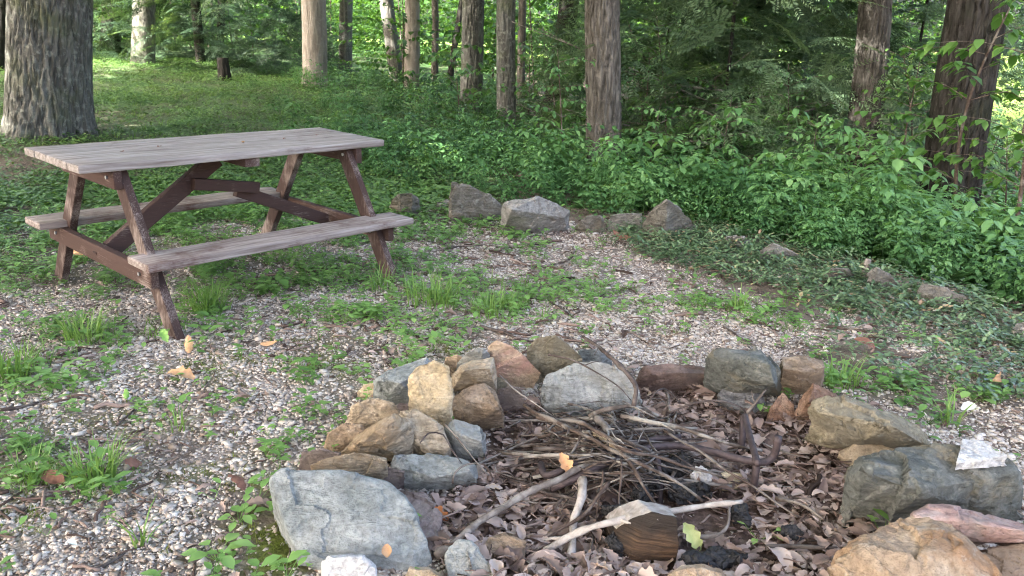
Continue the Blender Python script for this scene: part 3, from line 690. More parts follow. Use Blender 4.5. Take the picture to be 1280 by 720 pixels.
# ------------------------------------------------------------------ dead leaves
def oak_leaf(seed):
    r = random.Random(seed); L = []
    n = 12
    kind = seed % 3; wd = r.uniform(.20, .30); ph = r.uniform(0, 1); cut = r.uniform(.55, .9) if seed % 5 == 4 else 1.0
    for i in range(n + 1):
        t = i / n
        env = math.sin(PI * min(1, t * .93 + .04)) ** .75
        lob = (1 - .42 * (.5 + .5 * math.cos(2 * PI * (t * 3.4 + ph)))) if kind != 1 else 1.0
        w = wd * env * lob * r.uniform(.9, 1.1) + .012
        L.append((t * cut, w))
    curl, bend, tw = r.uniform(-.5, .8), r.uniform(-.6, .6), r.uniform(-.6, .6)
    V = []
    for t, w in L:
        z0 = bend * (t - .5) ** 2 * 1.2 - bend * .3
        for s_ in (-1, -.5, 0, .5, 1):
            x = s_ * w; z = z0 + curl * abs(s_) ** 2 * w * 1.1 + tw * x * (t - .5) + r.uniform(-.02, .02)
            V.append((x, t - .5, z))
    F = []
    for i in range(n):
        for j in range(4):
            a = i * 5 + j; F += [(a, a + 1, a + 6), (a, a + 6, a + 5)]
    V = np.array(V); 
    return V, np.array(F), (np.abs(V[:, 0]) < .02) * -.06 + np.array([r.uniform(-.04, .04) for _ in V])
OAK = [oak_leaf(i) for i in range(22)]
def pile(x, y):
    """height of the loose brush and leaf pile above the pit floor"""
    c = P(765, 560)
    return .07 * np.exp(-((x - c[0]) / .42) ** 2 - ((y - c[1]) / .3) ** 2)
def in_pit(x, y): return (pit_d(x, y) < 1.02).astype(float)
N0 = 15000
x, y = sample(N0, PCX - 1.1, PCX + 1.15, PCY - 1.1, PCY + .8, lambda x, y: in_pit(x, y) * np.clip(.35 + 1.3 * fbm(x * 3, y * 3, seed=91) - .3, .15, 1) * (1 - .93 * np.exp(-((x - P(850, 640)[0]) / .20) ** 2 - ((y - P(850, 640)[1]) / .15) ** 2)))
N = len(x)
zz = terr(x, y) + .004 + RNG.random(N) ** 1.6 * .032 + .15 * pile(x, y)
lit = scatter('leaf_litter', M['dry'], OAK, np.stack([x, y, zz], -1), np.exp(RNG.normal(math.log(.042), .55, N)).clip(.010, .11), rots(RNG.uniform(0, 6.3, N), np.abs(RNG.normal(0, .38, N)), RNG.uniform(0, 6.3, N)), np.clip(RNG.beta(1.6, 1.5, N) + .03 + .5 * (fbm(x * 5, y * 5, seed=95) - .5) - .45 * np.exp(-((x - P(845, 640)[0]) / .22) ** 2 - ((y - P(845, 640)[1]) / .16) ** 2) * RNG.random(N), 0, .95), None, True)
tag(lit, 'pinkish brown dead oak leaves heaped inside the fire ring', 'leaf litter', kind='stuff')
# scattered leaves and bits on the clearing
def litter_d(x, y):
    d = .30 * sstep(.42, .56, fbm(x * 2.2, y * 2.2, seed=97)) + .05 + .5 * blob(x, y, [(640, 285, .7, .3, 1), (740, 300, .5, .3, .9), (20, 215, 1.2, 1., .8), (540, 290, .4, .3, .7), (1230, 480, .5, .5, .5), (1100, 420, .5, .2, .4), (870, 290, .4, .2, .8), (60, 600, .5, .4, .15), (700, 340, .5, .3, .3)])
    return d * infov(x, y) * (1 - in_pit(x, y))
x, y = sample(24000, -4.5, 4, 1.5, 9, litter_d); N = len(x)
l2 = scatter('scattered_leaves', M['dry'], OAK, xyz(x, y, .012), np.exp(RNG.normal(math.log(.026), .5, N)).clip(.01, .08), rots(RNG.uniform(0, 6.3, N), np.abs(RNG.normal(0, .4, N)), RNG.uniform(0, 6.3, N)), RNG.beta(1.8, 2.6, N) * .9, None, True)
tag(l2, 'small dead leaves strewn over the gravel and along the boulders', 'leaf litter', kind='stuff')
def chip(k):
    r = random.Random(k); L = 1.0; w = r.uniform(.035, .07)
    pth = catmull([(-.5, 0, 0), (-.1, r.uniform(-.08, .08), r.uniform(0, .05)), (.2, r.uniform(-.08, .08), r.uniform(0, .05)), (.5, 0, 0)], .25)
    V, F = tube_arr(pth, np.full(len(pth), w), 4); return V, F, np.zeros(len(V))
CHIPS = [chip(i) for i in range(8)]
x, y = sample(26000, -4.2, 3.6, 1.5, 7, lambda x, y: (.10 + .6 * gravel_f(x, y) * sstep(.42, .6, fbm(x * 2.2, y * 2.2, seed=77)) + 1.0 * in_pit(x, y)) * infov(x, y)); N = len(x)
tw = scatter('twig_debris', M['dry'], CHIPS, np.stack([x, y, terr(x, y) + .010 + in_pit(x, y) * RNG.random(N) * .035], -1), np.exp(RNG.normal(math.log(.034), .55, N)).clip(.010, .15), rots(RNG.uniform(0, 6.3, N), RNG.normal(0, .12, N), RNG.uniform(0, 6.3, N)), RNG.beta(1.5, 3.5, N) * .8)
tag(tw, 'tiny twigs and bark crumbs littering the gravel and the pit', 'twig debris', kind='stuff')

# ------------------------------------------------------------------ sticks of the brush pile
def stick(label, pts, d, mat, z=None, group='sticks in the brush pile', name='stick', forks=(), taper=.55, step=.02, wob=.006):
    """pts: (px, py[, height above the pit floor]) along the stick as it lies"""
    W = []
    zf = -.04
    for i, p in enumerate(pts):
        h = p[2] if len(p) > 2 else (z if z is not None else .06)
        W.append(P(p[0], p[1], zf + h))
    path = catmull(W, step)
    n = len(path); r = random.Random(sum(ord(c_) * (i_ + 3) for i_, c_ in enumerate(label)))
    t = np.linspace(0, 1, n)
    ph = [r.uniform(0, 6) for _ in range(6)]
    L = np.sum(np.linalg.norm(np.diff(path, axis=0), axis=1))
    for k in range(3):
        path[:, k] += wob * (np.sin(t * L * 14 + ph[k]) + .6 * np.sin(t * L * 33 + ph[k + 3])) * (.3 if k == 2 else 1)
    rad = d / 2 * (1 - (1 - taper) * t) * (1 + .10 * np.sin(t * L * 60 + ph[0]) + .30 * (np.array([r.random() for _ in range(n)]) - .5) + .35 * np.array([1. if r.random() < .05 else 0. for _ in range(n)]))
    V, F = tube_arr(path, rad, 8)
    Vs, Fs = [V], [F]; off = len(V)
    for (ft, ang, ln) in forks:
        i = min(n - 2, int(ft * n)); tg = path[i + 1] - path[i]; tg /= np.linalg.norm(tg)
        sd = np.cross(tg, (0, 0, 1.)); sd /= np.linalg.norm(sd)
        e = path[i] + ln * (tg * math.cos(ang) + sd * math.sin(ang)) + np.array([0, 0, r.uniform(-.1, .3) * ln])
        m_ = path[i] * .5 + e * .5 + np.array([r.uniform(-.1, .1) * ln, r.uniform(-.1, .1) * ln, .06 * ln])
        bp = catmull([path[i], m_, e], step); rb = np.linspace(rad[i] * .65, rad[i] * .25, len(bp))
        v2, f2 = tube_arr(bp, rb, 6); Vs.append(v2); Fs.append(f2 + off); off += len(v2)
    V = np.concatenate(Vs); F = np.concatenate(Fs); o0 = path[n // 2].copy(); o0[2] = path[:, 2].min()
    o = tri_obj(name, V - o0, F, np.zeros(len(V)), M[mat], None, True); o.location = o0
    tag(o, label, 'stick', group); return o
B = 'brush pile'
stick('long bleached white stick lying diagonally across the front of the pit', [(680, 690, .03), (713, 671, .07), (760, 653, .11), (820, 641, .12), (880, 634, .12), (928, 627, .13)], .023, 'stick_white', taper=.6, forks=((.12, -2.6, .07), (.38, 1.2, .04)), wob=.004)
stick('bleached grey branch pointing straight at the viewer in the pit', [(727, 560, .13), (730, 590, .11), (728, 622, .09), (718, 655, .05), (711, 688, .03), (713, 735, .01)], .025, 'stick_white', taper=.85, wob=.005)
stick('smooth grey-brown branch rising from the lower left stones into the pile', [(545, 697, .05), (590, 657, .08), (640, 628, .10), (695, 601, .12), (724, 584, .13), (780, 566, .12)], .022, 'stick_grey', taper=.8, wob=.004)
stick('thin dark twig arching over the right part of the brush pile', [(833, 517, .10), (868, 504, .15), (900, 501, .16), (926, 509, .13), (934, 521, .06)], .009, 'stick_dark', wob=.002)
stick('long brown stick running from the far left of the pile to its lower right', [(655, 505, .14), (707, 535, .17), (760, 557, .19), (793, 576, .18), (833, 597, .14), (875, 626, .08)], .015, 'stick_brown', forks=((.35, .7, .12),))
stick('gently bowed brown stick on top of the pile', [(672, 522, .14), (727, 530, .18), (777, 559, .21), (827, 573, .17), (878, 590, .12), (900, 596, .09)], .014, 'stick_brown', forks=((.5, -.6, .10),))
stick('lichen spotted branch reaching right toward the iron bar', [(775, 521, .15), (827, 530, .17), (873, 541, .16), (913, 556, .12), (952, 563, .09)], .017, 'stick_lich', forks=((.3, .8, .08), (.7, -.7, .06)))
stick('long thin straight twig ending by the right hand dead leaves', [(828, 538, .15), (873, 563, .15), (913, 590, .12), (947, 613, .08), (995, 645, .04)], .010, 'stick_brown')
stick('thick broken stub with a pale splintered end', [(745, 524, .16), (762, 541, .18), (779, 556, .17)], .027, 'stick_grey', taper=1)
stick('thick stub with stripped orange-tan wood', [(744, 541, .14), (756, 551, .16), (772, 565, .16)], .024, 'stick_pale', taper=.9)
stick('straight grey stick lying level across the left of the pile', [(655, 571, .10), (710, 568, .15), (772, 567, .17)], .013, 'stick_grey')
stick('dark stick crossing under the left end of the pile', [(668, 561, .10), (727, 558, .14), (765, 556, .16)], .015, 'stick_dark')
stick('mossy lichened branch at the back of the pile below the leaning slab', [(738, 521, .13), (765, 511, .16), (790, 507, .16), (822, 520, .13)], .018, 'stick_lich', forks=((.6, .8, .10),))
stick('pale grey stick in the middle back of the pile', [(765, 541, .15), (807, 536, .15), (846, 537, .13), (880, 548, .09)], .012, 'stick_grey')
stick('slanting brown stick leaving the pile toward the charred log', [(775, 565, .19), (800, 598, .15), (829, 639, .08)], .013, 'stick_brown')
stick('hair thin level twig across the middle of the pit', [(730, 594, .12), (780, 599, .13), (824, 601, .11)], .006, 'stick_dark')
stick('thin upright twig dropping through the middle of the pile', [(778, 575, .19), (775, 620, .10), (769, 672, .03)], .007, 'stick_dark')
stick('thin twig dropping beside the bleached branch', [(752, 588, .15), (748, 625, .09), (744, 650, .03)], .007, 'stick_brown')
stick('crooked stick curving down the left side of the pit floor', [(762, 602, .12), (740, 628, .09), (712, 656, .06), (683, 672, .04)], .013, 'stick_brown')
stick('dark twig slanting over the face of the leaning slab', [(686, 443, .28), (718, 451, .29), (744, 464, .27), (772, 483, .23), (788, 500, .19)], .007, 'stick_dark', forks=((.45, -1., .06),), wob=.002)
stick('dark curved branch hanging over the right shoulder of the leaning slab', [(729, 420, .30), (757, 441, .31), (782, 466, .28), (795, 484, .23), (793, 508, .17)], .012, 'stick_dark', taper=1.4, wob=.003, forks=((.3, .5, .10),))
stick('thin tan twig leaning from the small purple stone', [(624, 468, .20), (650, 492, .17), (690, 520, .14)], .007, 'stick_grey', wob=.002)
stick('wiry dark twig looping over the stones of the left rim', [(526, 553, .20), (536, 541, .21), (553, 543, .20), (563, 560, .17), (577, 580, .12)], .006, 'stick_dark', wob=.002)
stick('curled brown twig at the inner left rim', [(566, 604, .10), (570, 590, .12), (585, 580, .13), (606, 580, .12), (615, 597, .08)], .008, 'stick_brown', wob=.002)
stick('straight brown twig crossing the blocky grey stone', [(556, 531, .22), (578, 556, .18), (594, 575, .14), (612, 594, .09)], .007, 'stick_brown', wob=.002)
stick('dark stick lying flat on the leaves at the lower right of the pit', [(955, 685, .04), (1000, 684, .05), (1046, 684, .04)], .016, 'stick_dark')
stick('reddish brown stick on the leaves right of the iron bar', [(968, 622, .04), (1000, 632, .05), (1030, 650, .04)], .014, 'stick_brown')
stick('forked grey stick propped at the sooty grey stone', [(930, 518, .05), (941, 504, .10), (957, 489, .14)], .013, 'stick_grey', forks=((.4, -.9, .06),))
stick('pale split stick beside the ashes', [(860, 672, .03), (890, 668, .04), (908, 655, .05), (910, 633, .07)], .012, 'stick_grey')
stick('thin curved twig rising at the back right of the pile', [(806, 505, .12), (818, 490, .16), (836, 488, .15), (852, 505, .10)], .008, 'stick_dark')
stick('brown stick leaning over the left part of the pile', [(694, 603, .05), (712, 572, .14), (724, 540, .17), (722, 520, .15)], .010, 'stick_brown')
rr = random.Random(5)
kinds = (('stick_brown', 'brown'), ('stick_dark', 'dark'), ('stick_grey', 'grey'), ('stick_lich', 'lichened'))
for i in range(130):
    k = kinds[i % 4]; a = rr.gauss(.25, .75) + (PI if rr.random() < .5 else 0); L = rr.uniform(40, 120)
    cx_, cy_ = 765 + rr.gauss(0, 62), 565 + rr.gauss(0, 32)
    dx, dy = math.cos(a) * L, math.sin(a) * L * .5
    pts = [(cx_ + dx * t + rr.uniform(-5, 5), cy_ + dy * t + rr.uniform(-4, 4), max(.02, .03 + rr.uniform(.1, 1) * .20 * math.exp(-((cx_ + dx * t - 770) / 85) ** 2 - ((cy_ + dy * t - 560) / 50) ** 2))) for t in (-.9, -.3, .3, .9)]
    stick(f'loose {k[1]} twig among many like it in the tangle of the brush pile', pts, rr.choice((.004, .005, .006, .008, .011)), k[0], group=f'loose {k[1]} twigs tangled in the brush pile', name='twig', forks=((rr.uniform(.3, .7), rr.choice((-.8, .8)), rr.uniform(.03, .1)),))
# larger twigs lying on the clearing
def gstick(label, pts, d, mat, **k):
    W = [(px, py, float(G(px, py)[2]) + .04 + d * .5) for px, py in pts]
    return stick(label, W, d, mat, group='sticks lying on the clearing', **k)
gstick('curved dark branch lying on the gravel below the pale boulder', [(668, 335), (690, 331), (712, 324), (718, 308)], .018, 'stick_brown')
gstick('straight dark twig on the gravel in front of the boulders', [(560, 309), (600, 307), (640, 309), (676, 306)], .014, 'stick_dark')
gstick('dark twig lying behind the orange wedge stone', [(600, 408), (630, 417), (662, 426), (690, 430)], .018, 'stick_dark')
gstick('short brown twig slanting on the gravel in the middle of the clearing', [(684, 372), (700, 385), (716, 398)], .014, 'stick_dark')
gstick('long brown branch lying at the foot of the vinca bank', [(1030, 408), (1060, 411), (1092, 414), (1120, 408)], .022, 'stick_brown')
gstick('thin dark twig in front of the vinca bank', [(945, 381), (965, 385), (985, 388), (1000, 389)], .014, 'stick_dark')
gstick('short dark twig right of the clearing middle', [(905, 408), (920, 418), (942, 432)], .014, 'stick_dark')
gstick('slim brown stick between the long buff slab and the vinca', [(1190, 488), (1220, 496), (1255, 508)], .014, 'stick_brown')
gstick('grey twig lying by the lower left corner of the big slab', [(362, 640), (364, 668), (360, 700)], .010, 'stick_brown')
gstick('bowed twig on the gravel near the bottom left edge', [(112, 716), (135, 703), (152, 693)], .012, 'stick_dark')
gstick('brown twig near the bottom edge left of the big slab', [(200, 715), (235, 705), (262, 690)], .010, 'stick_brown')
gstick('dark stick on the gravel at the left edge below the weeds', [(2, 512), (22, 509), (46, 504)], .016, 'stick_dark')
gstick('crooked thin twig on the gravel left of the fire ring', [(148, 530), (165, 516), (180, 500), (186, 494)], .009, 'stick_dark')
gstick('pale curved branch lying on the weeds above the vinca', [(1055, 331), (1072, 328), (1086, 319), (1092, 314)], .014, 'stick_grey')

# ------------------------------------------------------------------ iron fire grate
gr = empty('fire_grate', tuple(P(850, 600, -.05)))
tag(gr, 'rusty iron bar grate on short legs standing half buried in the brush', 'fire grate')
gl = np.array(gr.location)
def gpart(name, pts, d):
    W = np.array([P(*p) for p in pts]); path = catmull(W, .012); path = path - gl
    return tube(name, path, np.full(len(path), d / 2), M['iron'], gr, 10)
gpart('bar', [(690, 610, .02), (712, 601, .055), (745, 585, .085), (795, 563, .09), (845, 557, .09), (882, 563, .09), (922, 573, .09), (952, 578, .09), (966, 571, .105), (971, 558, .145), (973, 546, .18)], .024)
gpart('bar', [(676, 580, .04), (684, 594, .06), (720, 580, .085), (770, 560, .09), (812, 550, .09), (850, 546, .09)], .022)
gpart('leg', [(930, 519, .09), (928, 545, .03), (925, 580, -.07)], .024)
gpart('leg', [(946, 579, .085), (943, 600, .03), (939, 626, -.06)], .024)
gpart('leg', [(821, 570, .085), (824, 600, .02), (825, 640, -.07)], .022)
gpart('cross_bar', [(931, 520, .10), (938, 548, .10), (947, 580, .10)], .022)

# ------------------------------------------------------------------ charred log, charcoal
def log_mesh():
    f = [(783, 702, -.03), (802, 668, .06), (824, 651, .105), (846, 647, .12), (849, 680, .05), (845, 703, -.02), (812, 708, -.04)]
    front = [P(px, py, z + .01) for px, py, z in f]
    bk = [P(762, 682, -.02), P(770, 662, .05), P(790, 648, .10), P(815, 640, .13)]
    pts = front + bk + [p + np.array([-.02, .11, -.03]) for p in bk] + [front[3] + np.array([0, .12, -.04]), front[5] + np.array([0, .1, -.04])]
    bm = bmesh.new()
    for p in pts: bm.verts.new(p)
    bmesh.ops.convex_hull(bm, input=bm.verts)
    bmesh.ops.dissolve_limit(bm, angle_limit=math.radians(6), verts=bm.verts, edges=bm.edges)
    bmesh.ops.bevel(bm, geom=list(bm.edges), offset=.0015, segments=1, affect='EDGES', clamp_overlap=True)
    bmesh.ops.triangulate(bm, faces=bm.faces); sub_to(bm, .006); bm.normal_update()
    a = np.array(front); n = np.cross(a[2] - a[0], a[5] - a[0]); n /= np.linalg.norm(n)
    if n[1] > 0: n = -n
    d = Vector(n)
    for fc in bm.faces: fc.material_index = 0 if fc.normal.dot(d) > .12 else 1
    base = np.array(P(805, 705, -.05))
    for v in bm.verts:
        k = mnoise.noise(v.co * 40) * .002 + mnoise.noise(Vector((v.co.x * 12, v.co.y * 12, v.co.z * 160))) * .0018
        v.co = v.co + v.normal * k - Vector(base)
    return bm, base
m, nt = mat_new('charred_split_wood'); v = objvec(nt, (3, 3, 55), (.2, .12, 0)); n1 = noise_n(nt, v, 2.5, 5, .6, .05); n2 = noise_n(nt, objvec(nt), 7, 4, .55)
c = ramp(nt, n1.outputs[0], [(.35, (.02, .013, .009)), (.52, (.07, .042, .025)), (.68, (.13, .08, .048))]).outputs[0]
f = ramp(nt, n2.outputs[0], [(.30, (0, 0, 0)), (.54, (1, 1, 1))]).outputs[0]
c = mixc(nt, f, c, (.022, .017, .014)); finish(nt, c, .7, bump(nt, n1.outputs[0], .008, 1), .25); M['charwood'] = m
M['ashbark'] = simple_mat('ashy_bark', (.24, .215, .195), (.43, .40, .375), .95, 32, .2, 0, .006)
bm, base = log_mesh()
o = bm_obj('charred_log', bm, [M['charwood'], M['ashbark']], None, True); o.location = base; o.data.set_sharp_from_angle(angle=math.radians(35))
tag(o, 'split log with an ash grey side and a charred brown grained face', 'log')
def lump(label, px, py, sx, sy, h, mat='charcoal', name='charcoal_lump', cat='charcoal'):
    c = P(px, py, -.015); sx *= 1.5; sy *= 1.5; h *= 1.35; r = random.Random(px * 7 + py)
    pts = []
    for i in range(16):
        a = r.uniform(0, 6.28); q = math.sqrt(r.random())
        pts.append(c + np.array([math.cos(a) * sx * q, math.sin(a) * sy * q, h * r.uniform(-.2, 1) * (1.1 - .5 * q)]))
    o = hull_rock(name, pts, M[mat], max(sx, sy) * 2, .06, .5, .03, .05); tag(o, label, cat, 'charcoal in the ashes' if mat == 'charcoal' else None)
lump('black charcoal chunk under the middle of the iron bar', 840, 598, .045, .04, .10)
lump('wide black charcoal lump left of the charred log', 775, 652, .05, .04, .07)
lump('black charcoal chunk at the tip of the long white stick', 921, 648, .03, .03, .07)
lump('flat black charcoal patch right of the charred log', 872, 706, .05, .03, .03)
lump('spread of broken black charcoal near the bottom of the pit', 912, 704, .06, .045, .035)
lump('small dark charcoal bit among leaves by the front orange boulder', 988, 673, .028, .022, .04)
lump('small black charcoal cube behind the front charcoal lump', 800, 632, .03, .025, .06)
lump('black charcoal sliver by the pale wood chunk', 855, 625, .035, .02, .05)
lump('cracked black charcoal block beside the ash grey side of the log', 770, 690, .03, .025, .05)
lump('crumbly black charcoal heap behind the long white stick', 862, 622, .06, .035, .05)
lump('small black charcoal lump between the log and the iron bar', 815, 612, .04, .03, .06)
lump('pale ash-grey wood chunk in the centre of the ashes', 876, 608, .032, .022, .055, 'ash', 'wood_chunk', 'wood chunk')

# ------------------------------------------------------------------ single fallen leaves
def leaf_thing(label, px, py, size, mat, k, tilt=.3, az=0, yaw=0, dz=.02, name='fallen_leaf', z=None):
    v, f, t = OAK[k % len(OAK)]
    R = rots(np.array([yaw]), np.array([tilt]), np.array([az]))[0]
    o = tri_obj(name, (v * size) @ R.T, f, t, M[mat], None, True)
    p = G(px, py) if z is None else P(px, py, z); o.location = (p[0], p[1], p[2] + dz); tag(o, label, 'leaf'); return o
leaf_thing('bright orange curled leaf at the inner left rim of the pit', 545, 655, .085, 'leaf_orange', 2, .5, 1, 1.2, .04)
leaf_thing('large tan leaf lying flat on the gravel left of the ring', 225, 477, .13, 'leaf_tan', 5, .15, 0, 1.4, .02)
leaf_thing('tan leaf at the foot of the near table leg', 236, 438, .10, 'leaf_tan', 3, .6, 0, .3, .03)
leaf_thing('small tan leaf on the gravel below the bench', 336, 433, .07, 'leaf_tan', 7, .3, 0, 1.9, .02)
leaf_thing('yellow-brown leaf between the left table legs', 95, 325, .13, 'leaf_tan', 1, .3, 0, 1.3, .03)
leaf_thing('whitish leaf on the weeds right of the long buff slab', 1205, 521, .09, 'leaf_white', 4, .35, 0, 1.9, .04)
leaf_thing('pale lime curled leaf by the charred log', 863, 690, .085, 'leaf_lime', 6, .9, 0, .5, .05)
leaf_thing('dark rust leaf on the gravel left of the big slab', 296, 614, .10, 'leaf_rust', 8, .3, 2, .8, .03)
leaf_thing('dark brown leaf beside the grass tuft at lower left', 160, 590, .09, 'leaf_rust', 9, .5, 1, 2, .03)
leaf_thing('reddish leaf beside the grass at the left edge', 68, 608, .085, 'leaf_rust', 10, .5, 0, 1.2, .03)
leaf_thing('rust brown leaf on the vinca below the pointed boulder', 778, 300, .14, 'leaf_rust', 11, .6, 0, 1.2, .05)
leaf_thing('rolled pale brown leaf on the weeds near the right edge', 1243, 487, .10, 'leaf_tan', 12, .8, 1, 2.2, .04)
leaf_thing('reddish brown leaf on the gravel in front of the vinca', 1078, 438, .10, 'leaf_rust', 13, .4, 0, 1, .03)
leaf_thing('tan leaf stuck on the brush pile left of the bleached branch', 708, 580, .075, 'leaf_tan', 2, .9, 0, .5, .0, z=.10)
leaf_thing('small curled leaf resting on the lower part of the big slab', 483, 684, .055, 'leaf_tan', 4, .6, 0, .2, .0, z=.075)
leaf_thing('green leaf lying on the gravel left of the ring', 158, 498, .06, 'leaf_green', 3, .35, 0, .4, .02)
leaf_thing('bright green leaf behind the near table leg foot', 207, 430, .08, 'leaf_green', 6, .7, 0, .6, .04)
leaf_thing('small white leaf near the bottom left of the gravel', 91, 687, .035, 'leaf_white', 1, .3, 0, 1.2, .02)

# ------------------------------------------------------------------ picnic table
TX, TY, TYAW, TA, TB = -1.5975, 4.4106, .8479, -.0069, .0319
pt = empty('picnic_table', (TX, TY, 0))
Rz = Matrix.Rotation(TYAW, 4, 'Z')
tilt = Matrix(((1, 0, 0, 0), (0, 1, 0, 0), (TA, TB, 1, 0), (0, 0, 0, 1)))
q = (Matrix.Rotation(math.atan(TB), 4, 'X') @ Matrix.Rotation(-math.atan(TA), 4, 'Y'))
pt.matrix_world = Matrix.Translation((TX, TY, 0)) @ Rz @ q
tag(pt, 'weathered red-brown wooden picnic table with two attached benches', 'picnic table')
def board(bm, c, size, rot=None, bev=.006, seg=2):
    r = bmesh.ops.create_cube(bm, size=1.0); vs = r['verts']
    for v in vs: v.co = Vector((v.co.x * size[0], v.co.y * size[1], v.co.z * size[2]))
    es = list({e for v in vs for e in v.link_edges})
    g = bmesh.ops.bevel(bm, geom=es, offset=bev, segments=seg, affect='EDGES', profile=.5)
    vs2 = {v for f in g['faces'] for v in f.verts} | {v for v in vs if v.is_valid}
    Mx = Matrix.Translation(c) @ (rot.to_4x4() if rot else Matrix())
    for v in vs2: v.co = Mx @ v.co
def wobble(bm, amp, L=.05):
    bmesh.ops.triangulate(bm, faces=bm.faces); sub_to(bm, L, 4)
    for v in bm.verts:
        v.co += Vector((mnoise.noise(v.co * 7 + Vector((3, 0, 0))), mnoise.noise(v.co * 7 + Vector((0, 9, 0))), mnoise.noise(v.co * 6 + Vector((0, 0, 5))))) * amp
def tpart(name, build, mat, amp=.0015, L=.05, parent=None):
    bm = bmesh.new(); build(bm); wobble(bm, amp, L)
    o = bm_obj(name, bm, M[mat], parent or pt, True); o.data.set_sharp_from_angle(angle=math.radians(30)); return o
TL, TW, THT = 1.72, .645, .778
def top(bm):
    n = 5; w = TW / n
    for i in range(n):
        dx = random.uniform(-.005, .005)
        board(bm, Vector((dx, -TW / 2 + (i + .5) * w, THT - .019 + random.uniform(-.0015, .0015))), (TL + random.uniform(-.006, .006), w - .004, .038), Matrix.Rotation(random.uniform(-.004, .004), 4, 'X'), .007)
tpart('tabletop', top, 'table_top', .003, .04)
LX = .645
def seatb(x0, x1, yo, yi, zt):
    def f(bm): board(bm, Vector(((x0 + x1) / 2, (yo + yi) / 2, zt - .019)), (x1 - x0, abs(yi - yo), .038), None, .008)
    return f
tpart('bench_seat', seatb(-.737, .81, -.639, -.430, .375), 'seat', .003, .04)
tpart('bench_seat', seatb(-.80, .685, .639, .430, .366), 'seat', .003, .04)
def leg(e, s):
    x = (-LX if e == 0 else LX) ; 
    foot = Vector((x, s * .695, -.05)); topp = Vector((x, s * .205, .735))
    def f(bm):
        d = topp - foot; L = d.length; a = math.atan2(-d.y, d.z)
        board(bm, (foot + topp) / 2, (.042, .088, L), Matrix.Rotation(a, 4, 'X'), .004)
    return f
LEGS, BEAMS = {}, {}
for e in (0, 1):
    for s in (-1, 1): 
        # local long axis z for the grain: build in place
        LEGS[e, s] = tpart('leg', leg(e, s), 'red_z', .0015)
for e in (0, 1):
    x = (-LX - .042) if e == 0 else (LX + .042)
    BEAMS[e, 0] = tpart('seat_beam', lambda bm, x=x: board(bm, Vector((x, 0, .328 - .040)), (.04, 1.17, .088), None, .004), 'red_y')
    BEAMS[e, 1] = tpart('top_cleat', lambda bm, x=x: board(bm, Vector((x, 0, .7375 - .043)), (.04, .60, .086), None, .004), 'red_y')
tpart('centre_cleat', lambda bm: board(bm, Vector((0, 0, .7375 - .022)), (.085, .60, .044), None, .004), 'red_y')
def brace(x0, z0, x1, z1, y=0, hh=.088):
    def f(bm):
        a, b = Vector((x0, y, z0)), Vector((x1, y, z1)); d = b - a
        board(bm, (a + b) / 2, (d.length, .042, hh), Matrix.Rotation(-math.atan2(d.z, d.x), 4, 'Y'), .004)
    return f
tpart('diagonal_brace', brace(-.69, .255, -.035, .70, .0), 'red_x')
tpart('diagonal_brace', brace(.69, .255, .07, .515, .0, .07), 'red_x')
tpart('brace_block', brace(.18, .525, -.20, .585, -.045, .06), 'red_x')
def bolt(c, ax):
    def f(bm):
        bmesh.ops.create_cone(bm, cap_ends=True, segments=12, radius1=.009, radius2=.008, depth=.010, matrix=Matrix.Translation(c) @ Matrix.Rotation(PI / 2, 4, 'Y'))
    return f
for e in (0, 1):
    xs = (-LX - .065) if e == 0 else (LX + .065); xi = (-LX + .024) if e == 0 else (LX - .024)
    for s in (-1, 1):
        for k, (z, yy) in enumerate(((.295, .48), (.70, .235))):
            tpart('bolt', bolt(Vector((xs, s * yy, z)), 0), 'bolt', 0, 1, BEAMS[e, k])
            tpart('bolt', bolt(Vector((xi, s * yy, z)), 0), 'bolt', 0, 1, LEGS[e, s])
bpy.context.view_layer.update()
for lab, u, w_, k in (('dry brown leaf curl on the left part of the tabletop', -.55, -.05, 3), ('dark leaf scrap on the tabletop left of the middle', -.35, -.02, 6), ('pale twisted leaf scrap near the tabletop middle', .1, -.05, 2), ('brown leaf curl right of the tabletop middle', .35, -.06, 8), ('tiny leaf scrap near the far end of the tabletop', .6, -.02, 10)):
    o = tri_obj('leaf_scrap', OAK[k][0] * .035, OAK[k][1], OAK[k][2], M['leaf_tan' if 'pale' in lab else 'leaf_rust'], None, True)
    o.location = pt.matrix_world @ Vector((u, w_, THT + .008)); tag(o, lab, 'leaf')

# ------------------------------------------------------------------ leaves and plants
def leaf(L=1.0, w=.42, fold=.25, droop=.25, lobes=False):
    """leaf along +y, base at origin: 8 triangles, folded along the midrib"""
    def mid(t): return (0, t * L, -droop * L * t * t)
    pr = [(.28, .85), (.62, .92)]
    V = [mid(0)]
    for t, k in pr:
        c = mid(t)
        V += [(-w * .5 * L * k, c[1], c[2] + fold * w * .5 * L), c, (w * .5 * L * k, c[1], c[2] + fold * w * .5 * L)]
    V.append(mid(1))
    F = [(0, 2, 1), (0, 3, 2), (1, 2, 5), (1, 5, 4), (2, 3, 6), (2, 6, 5), (4, 5, 7), (5, 6, 7)]
    return np.array(V, float), np.array(F)
def rhomb(w=.5, fold=.2):
    V = np.array([(0, 0, 0), (-w / 2, .5, fold * w), (0, 1, 0), (w / 2, .5, fold * w)], float)
    return V, np.array([(0, 2, 1), (0, 3, 2)])
